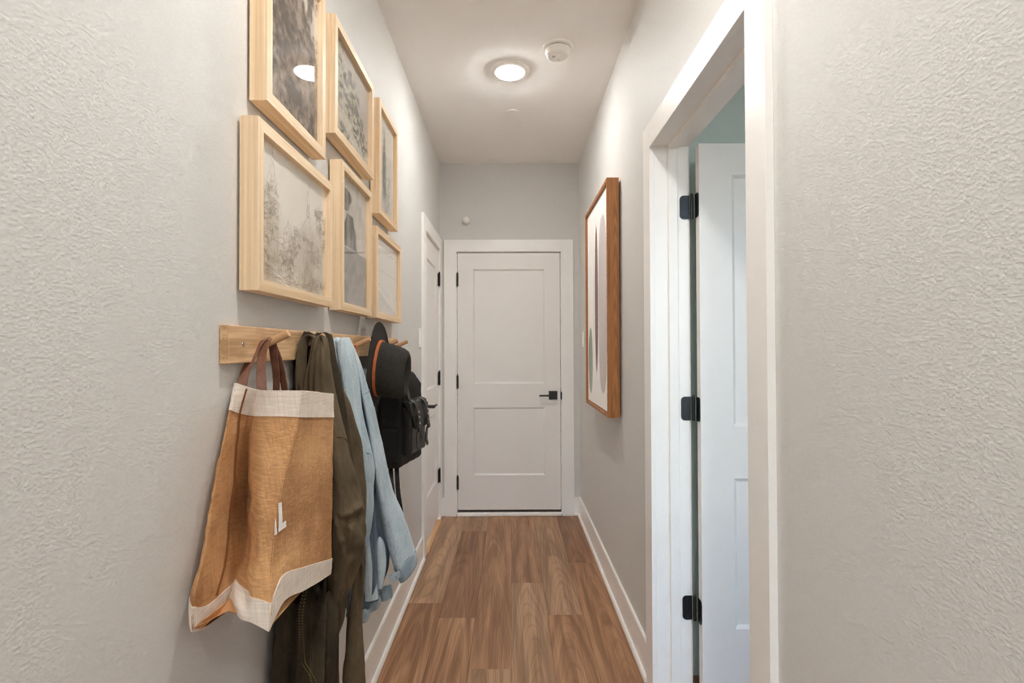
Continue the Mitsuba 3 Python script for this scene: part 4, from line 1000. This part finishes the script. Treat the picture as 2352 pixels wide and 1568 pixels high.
# ------------------------------------------------------------------ denim jacket
k = 'denim_jacket'
BP = B = surface_rings(DENIM_PANEL, 110, 90, 0.85, [(0.003, 5, 0.2, 1.0), (0.002, 9, 1.0, -1.0)], 0.006, 14, 41, (1, 1, 0.4))
put(k + '__back_panel', solid(B), 'light_denim', 60)
B = surface_rings(DENIM_BODY, 80, 110, 0.8, [(0.008, 6, 1.5, 0.8), (0.004, 11, 0.3, -.8)], 0.012, 12, 42)
put(k + '__body', solid(B), 'denim_lining_shade', 60)
B = surface_rings(DENIM_HEM, 14, 110, 0.8, [(0.005, 6, 2.3, 0.0)], 0.004, 20, 43)
put(k + '__hem_band', solid(B), 'denim_band', 60)
BS = B = surface_rings(DENIM_SLEEVE, 130, 72, 0.95, [(0.0022, 4, 0.7, 1.5)], 0.006, 16, 44, (1, 1, 0.5))
put(k + '__sleeve', solid(B), 'light_denim', 60)
BU = B = surface_rings(DENIM_CUFF, 14, 72, 0.95, [], 0.003, 30, 45)
cf = put(k + '__cuff', solid(B), 'denim_band', 60)
BL = B = surface_rings(DENIM_PLACKET, 50, 50, 0.8, [(0.002, 4, 0.5, 1.0)], 0.004, 20, 46)
put(k + '__front_placket', solid(B), 'light_denim', 60)
B = surface_rings(DENIM_POCKET, 50, 50, 0.95, [], 0.004, 20, 47)
put(k + '__pocket_bag', solid(B), 'light_denim', 60)
B = surface_rings(DENIM_HEM2, 20, 50, 0.8, [(0.002, 3, 0.5, 0)], 0.003, 20, 48)
put(k + '__hem_band', solid(B), 'denim_band', 60)
tb_ = put(k + '__cuff_tab', ribbon(DENIM_TAB, [(0.2, 0.1, 1)] * 4, 0.024, 0.004, 20), 'denim_band', 60)
put(tb_ + '__button', trimesh.creation.icosphere(2, 0.0035).apply_translation(DENIM_TAB[2] + [0, -0.004, 0]), 'steel', True)
for P_, r, B_s in ((SEAM_PL, .0012, BL), (SEAM_CUFF, .0014, BU), (SEAM_D2, .0013, BP), (SEAM_D2B, .0013, BP), (SEAM_D3, .0016, BS), (YOKE_D2, .0014, BP)):
    seam(k + '__seam', P_, r, 'denim_thread', B_s)
mat('denim_stitch', rgb(96, 104, 112), 0.9, 0.1)
def stitches(P_, B, m_, r=0.0009, n=90):
    Q = spline(P_, n)
    ok = grid_normals(B, True)[..., 1] < 0
    y_ = np.pad(B[ok][cKDTree(B[ok][:, [0, 2]]).query(Q[:, [0, 2]])[1], 1], 4, 'edge')
    Q[:, 1] = np.array([y_[i:i + 9].mean() for i in range(n)]) - 0.0006
    return [tube(Q[i:i + 2], r, 6) for i in range(0, n - 2, 2)]
put(k + '__stitching', cat(stitches(SEAM_D2 + [0.002, 0, 0], BP, 0) + stitches(SEAM_D2B - [0.0002, 0, 0], BP, 0)), 'denim_stitch', 60)
labels[k + '__stitching'] = {'label': 'dark double stitching along the edge', 'kind': 'stuff'}
tag(k, 'light blue denim jacket hanging between the olive coat and the black hat', 'jacket')

# ------------------------------------------------------------------ hat
k = 'felt_hat'
th = 0.085
ax, up_, sd = np.array([math.cos(th), 0, -math.sin(th)]), np.array([math.sin(th), 0, math.cos(th)]), np.array([0, 1.0, 0])
HO = np.array([-0.5055, 1.985, 1.258])
HC_ = HO + up_ * -0.010
def oval(c, ry, rz, h, n=72, bow=0.0):
    a = np.arange(n) / n * 2 * np.pi
    hh = h + bow * np.cos(2 * a)
    return c + np.outer(np.cos(a) * ry, sd) + np.outer(np.sin(a) * rz, up_) + np.outer(np.ones(n) * hh, ax)
def mixo(c0, c1, t):
    return c0 * (1 - t) + c1 * t
ringsB = []
for t, h in ((0, 0.004), (0.3, 0.0015), (0.65, 0.0), (0.9, 0.001), (1.0, 0.003)):
    ringsB.append(oval(mixo(HC_, HO, t), mixo(0.083, 0.156, t), mixo(0.103, 0.1645, t), h, bow=0.006 * t))
back_ = [r - ax * 0.0032 for r in ringsB[::-1]]
m = loft(ringsB + back_ + ringsB[:1], True, False); m.merge_vertices()
if m.volume < 0: m.invert()
put(k + '__brim', m, 'black_felt', 50)
prof = [(0.0, 0.083, 0.103), (0.012, 0.083, 0.103), (0.04, 0.082, 0.102), (0.075, 0.079, 0.099), (0.1, 0.074, 0.094), (0.113, 0.068, 0.087), (0.118, 0.060, 0.078), (0.114, 0.048, 0.063), (0.104, 0.032, 0.046), (0.098, 0.012, 0.022)]
rr = [oval(HC_ + up_ * (-0.014 * (h / 0.117)), a_, b_, h) for h, a_, b_ in prof]
rr = np.array(rr)
rr = rr + grid_normals(rr, True) * (0.008 * (meshkit.fbm(rr * 16, 3, 9) - 0.5))[..., None]
inner = [HC_ + (r - HC_) * 0.97 for r in rr[::-1]]
m = loft(np.concatenate([rr, [rr[-1].mean(0) + (rr[-1] - rr[-1].mean(0)) * 0.02]], 0), True, True)
if m.volume < 0: m.invert()
put(k + '__crown', m, 'black_felt', 60)
bd = np.array([oval(HC_, 0.0868, 0.1068, h) for h in (0.006, 0.017)])
bd2 = np.array([oval(HC_, 0.0815, 0.1015, h) for h in (0.017, 0.006)])
m = loft(np.concatenate([bd, bd2, bd[:1]]), True, False); m.merge_vertices()
if m.volume < 0: m.invert()
hb = put(k + '__hat_band', m, 'tan_leather', 40)
labels[hb] = {'label': 'tan leather hat band'}
tag(k, 'black wide-brimmed felt hat with tan band hanging over the backpack', 'hat')

# thin leather cord on the peg beside the hat
put('leather_cord', tube(spline(CORD, 40), 0.0022, 8), 'tan_leather', 60)
tag('leather_cord', 'thin orange leather cord on the peg between the denim jacket and the hat', 'cord')

# ------------------------------------------------------------------ backpack
import manifold3d as m3
def hull(pts, r, n=16):
    return m3.Manifold.batch_hull([m3.Manifold.sphere(r, n).translate([float(c) for c in p]) for p in pts])
def to_mesh(M):
    q = M.to_mesh()
    return trimesh.Trimesh(q.vert_properties[:, :3], q.tri_verts, process=False)
def soft(M, edge=0.008, its=12, amp=0.004, seed=0):
    m = to_mesh(M.refine_to_length(edge))
    m.merge_vertices()
    trimesh.smoothing.filter_taubin(m, iterations=its)
    m.vertices = m.vertices + m.vertex_normals * (amp * (meshkit.fbm(m.vertices * 22, 3, seed) - 0.5))[:, None]
    return m
k = 'backpack'
bA, bB, bC, bD = np.array([-0.530, 2.185]), np.array([-0.470, 2.185]), np.array([-0.432, 2.425]), np.array([-0.530, 2.425])
body = []
for q, zt in ((bA, 1.185), (bB, 1.175), (bC, 1.185), (bD, 1.195)):
    body += [(*q, 0.842), (*q, zt - 0.03)]
top = [(-0.525, 2.24, 1.215), (-0.47, 2.24, 1.20), (-0.452, 2.37, 1.20), (-0.525, 2.37, 1.215)]
put(k + '__body', soft(hull(body + top, 0.018), amp=0.008, seed=3), 'black_nylon', 60)
e = (bC - bB) / np.linalg.norm(bC - bB)
nrm = np.array([e[1], -e[0]])
def on_front(u, d, z):
    q = bB + e * u + nrm * (0.018 + d)
    return (q[0], q[1], z)
pk = [on_front(u, d, z) for u in (0.035, 0.205) for d in (-0.012, 0.022) for z in (0.885, 1.065)]
put(k + '__front_pocket', soft(hull(pk, 0.011), 0.007, 8, 0.006, 4), 'black_leather', 60)
fl = [on_front(u, d, z) for u in (0.022, 0.218) for d, z in ((0.0, 1.098), (0.026, 1.09))] + [on_front(u, 0.040, 1.035) for u in (0.025, 0.215)]
fl2 = [on_front(u, 0.040, 1.035) for u in (0.025, 0.215)] + [on_front(u, 0.043, 0.985) for u in (0.05, 0.19)]
put(k + '__flap', soft(hull(fl[:4] + fl[4:], 0.006) + hull(fl2, 0.006), 0.007, 6, 0.006, 6), 'black_leather', 60)
for u in (0.058, 0.178):
    pth = [on_front(u, 0.02, 1.103), on_front(u, 0.040, 1.085), on_front(u, 0.053, 1.03), on_front(u, 0.057, 0.985), on_front(u, 0.050, 0.965), on_front(u, 0.047, 0.92), on_front(u + .004, 0.052, 0.893)]
    sk = put(k + '__strap', ribbon(pth, [(*e, 0)] * 7, 0.026, 0.004, 60), 'black_leather', 40)
    put(sk + '__buckle', box_map(cbox(-.016, .016, -.003, .003, -.010, .010, .002), lambda a, b, c: tuple(np.array(on_front(u + a, 0.058 + b, 0.978 + c)))), 'black_metal')
    for zz in (1.052, 1.03, 1.005):
        c_ = np.array(on_front(u, 0.0545 + (1.04 - zz) * 0.06, zz))
        put(sk + '__stud', trimesh.creation.icosphere(2, 0.0042).apply_translation(c_), 'steel', True)
sp = [(x, y, z) for x in (-0.525, -0.478) for y in (2.163, 2.18) for z in (0.86, 0.985)]
put(k + '__side_pocket', soft(hull(sp, 0.01), 0.007, 8, 0.005, 8), 'black_nylon', 60)
for S_ in (PACK_STRAP1, PACK_STRAP2):
    put(k + '__webbing_strap', ribbon(S_, [(0.94, 0.3, 0)] * 5, 0.018, 0.002, 30), 'black_nylon', 40)
put(k + '__top_handle', tube(spline([(-0.51, 2.27, 1.205), (-0.522, 2.264, 1.28), (-0.526, 2.25, 1.347), (-0.522, 2.236, 1.28), (-0.51, 2.225, 1.205)], 40), 0.006, 10), 'black_nylon', 60)
put(k + '__shoulder_strap', ribbon([on_front(0.03, 0.004, 1.19), on_front(0.03, 0.012, 1.14), on_front(0.04, 0.02, 1.10)], [(*e, 0)] * 3, 0.03, 0.006, 20), 'black_leather', 40)
tag(k, 'black backpack with leather flap and studded straps hanging below the hat', 'backpack')
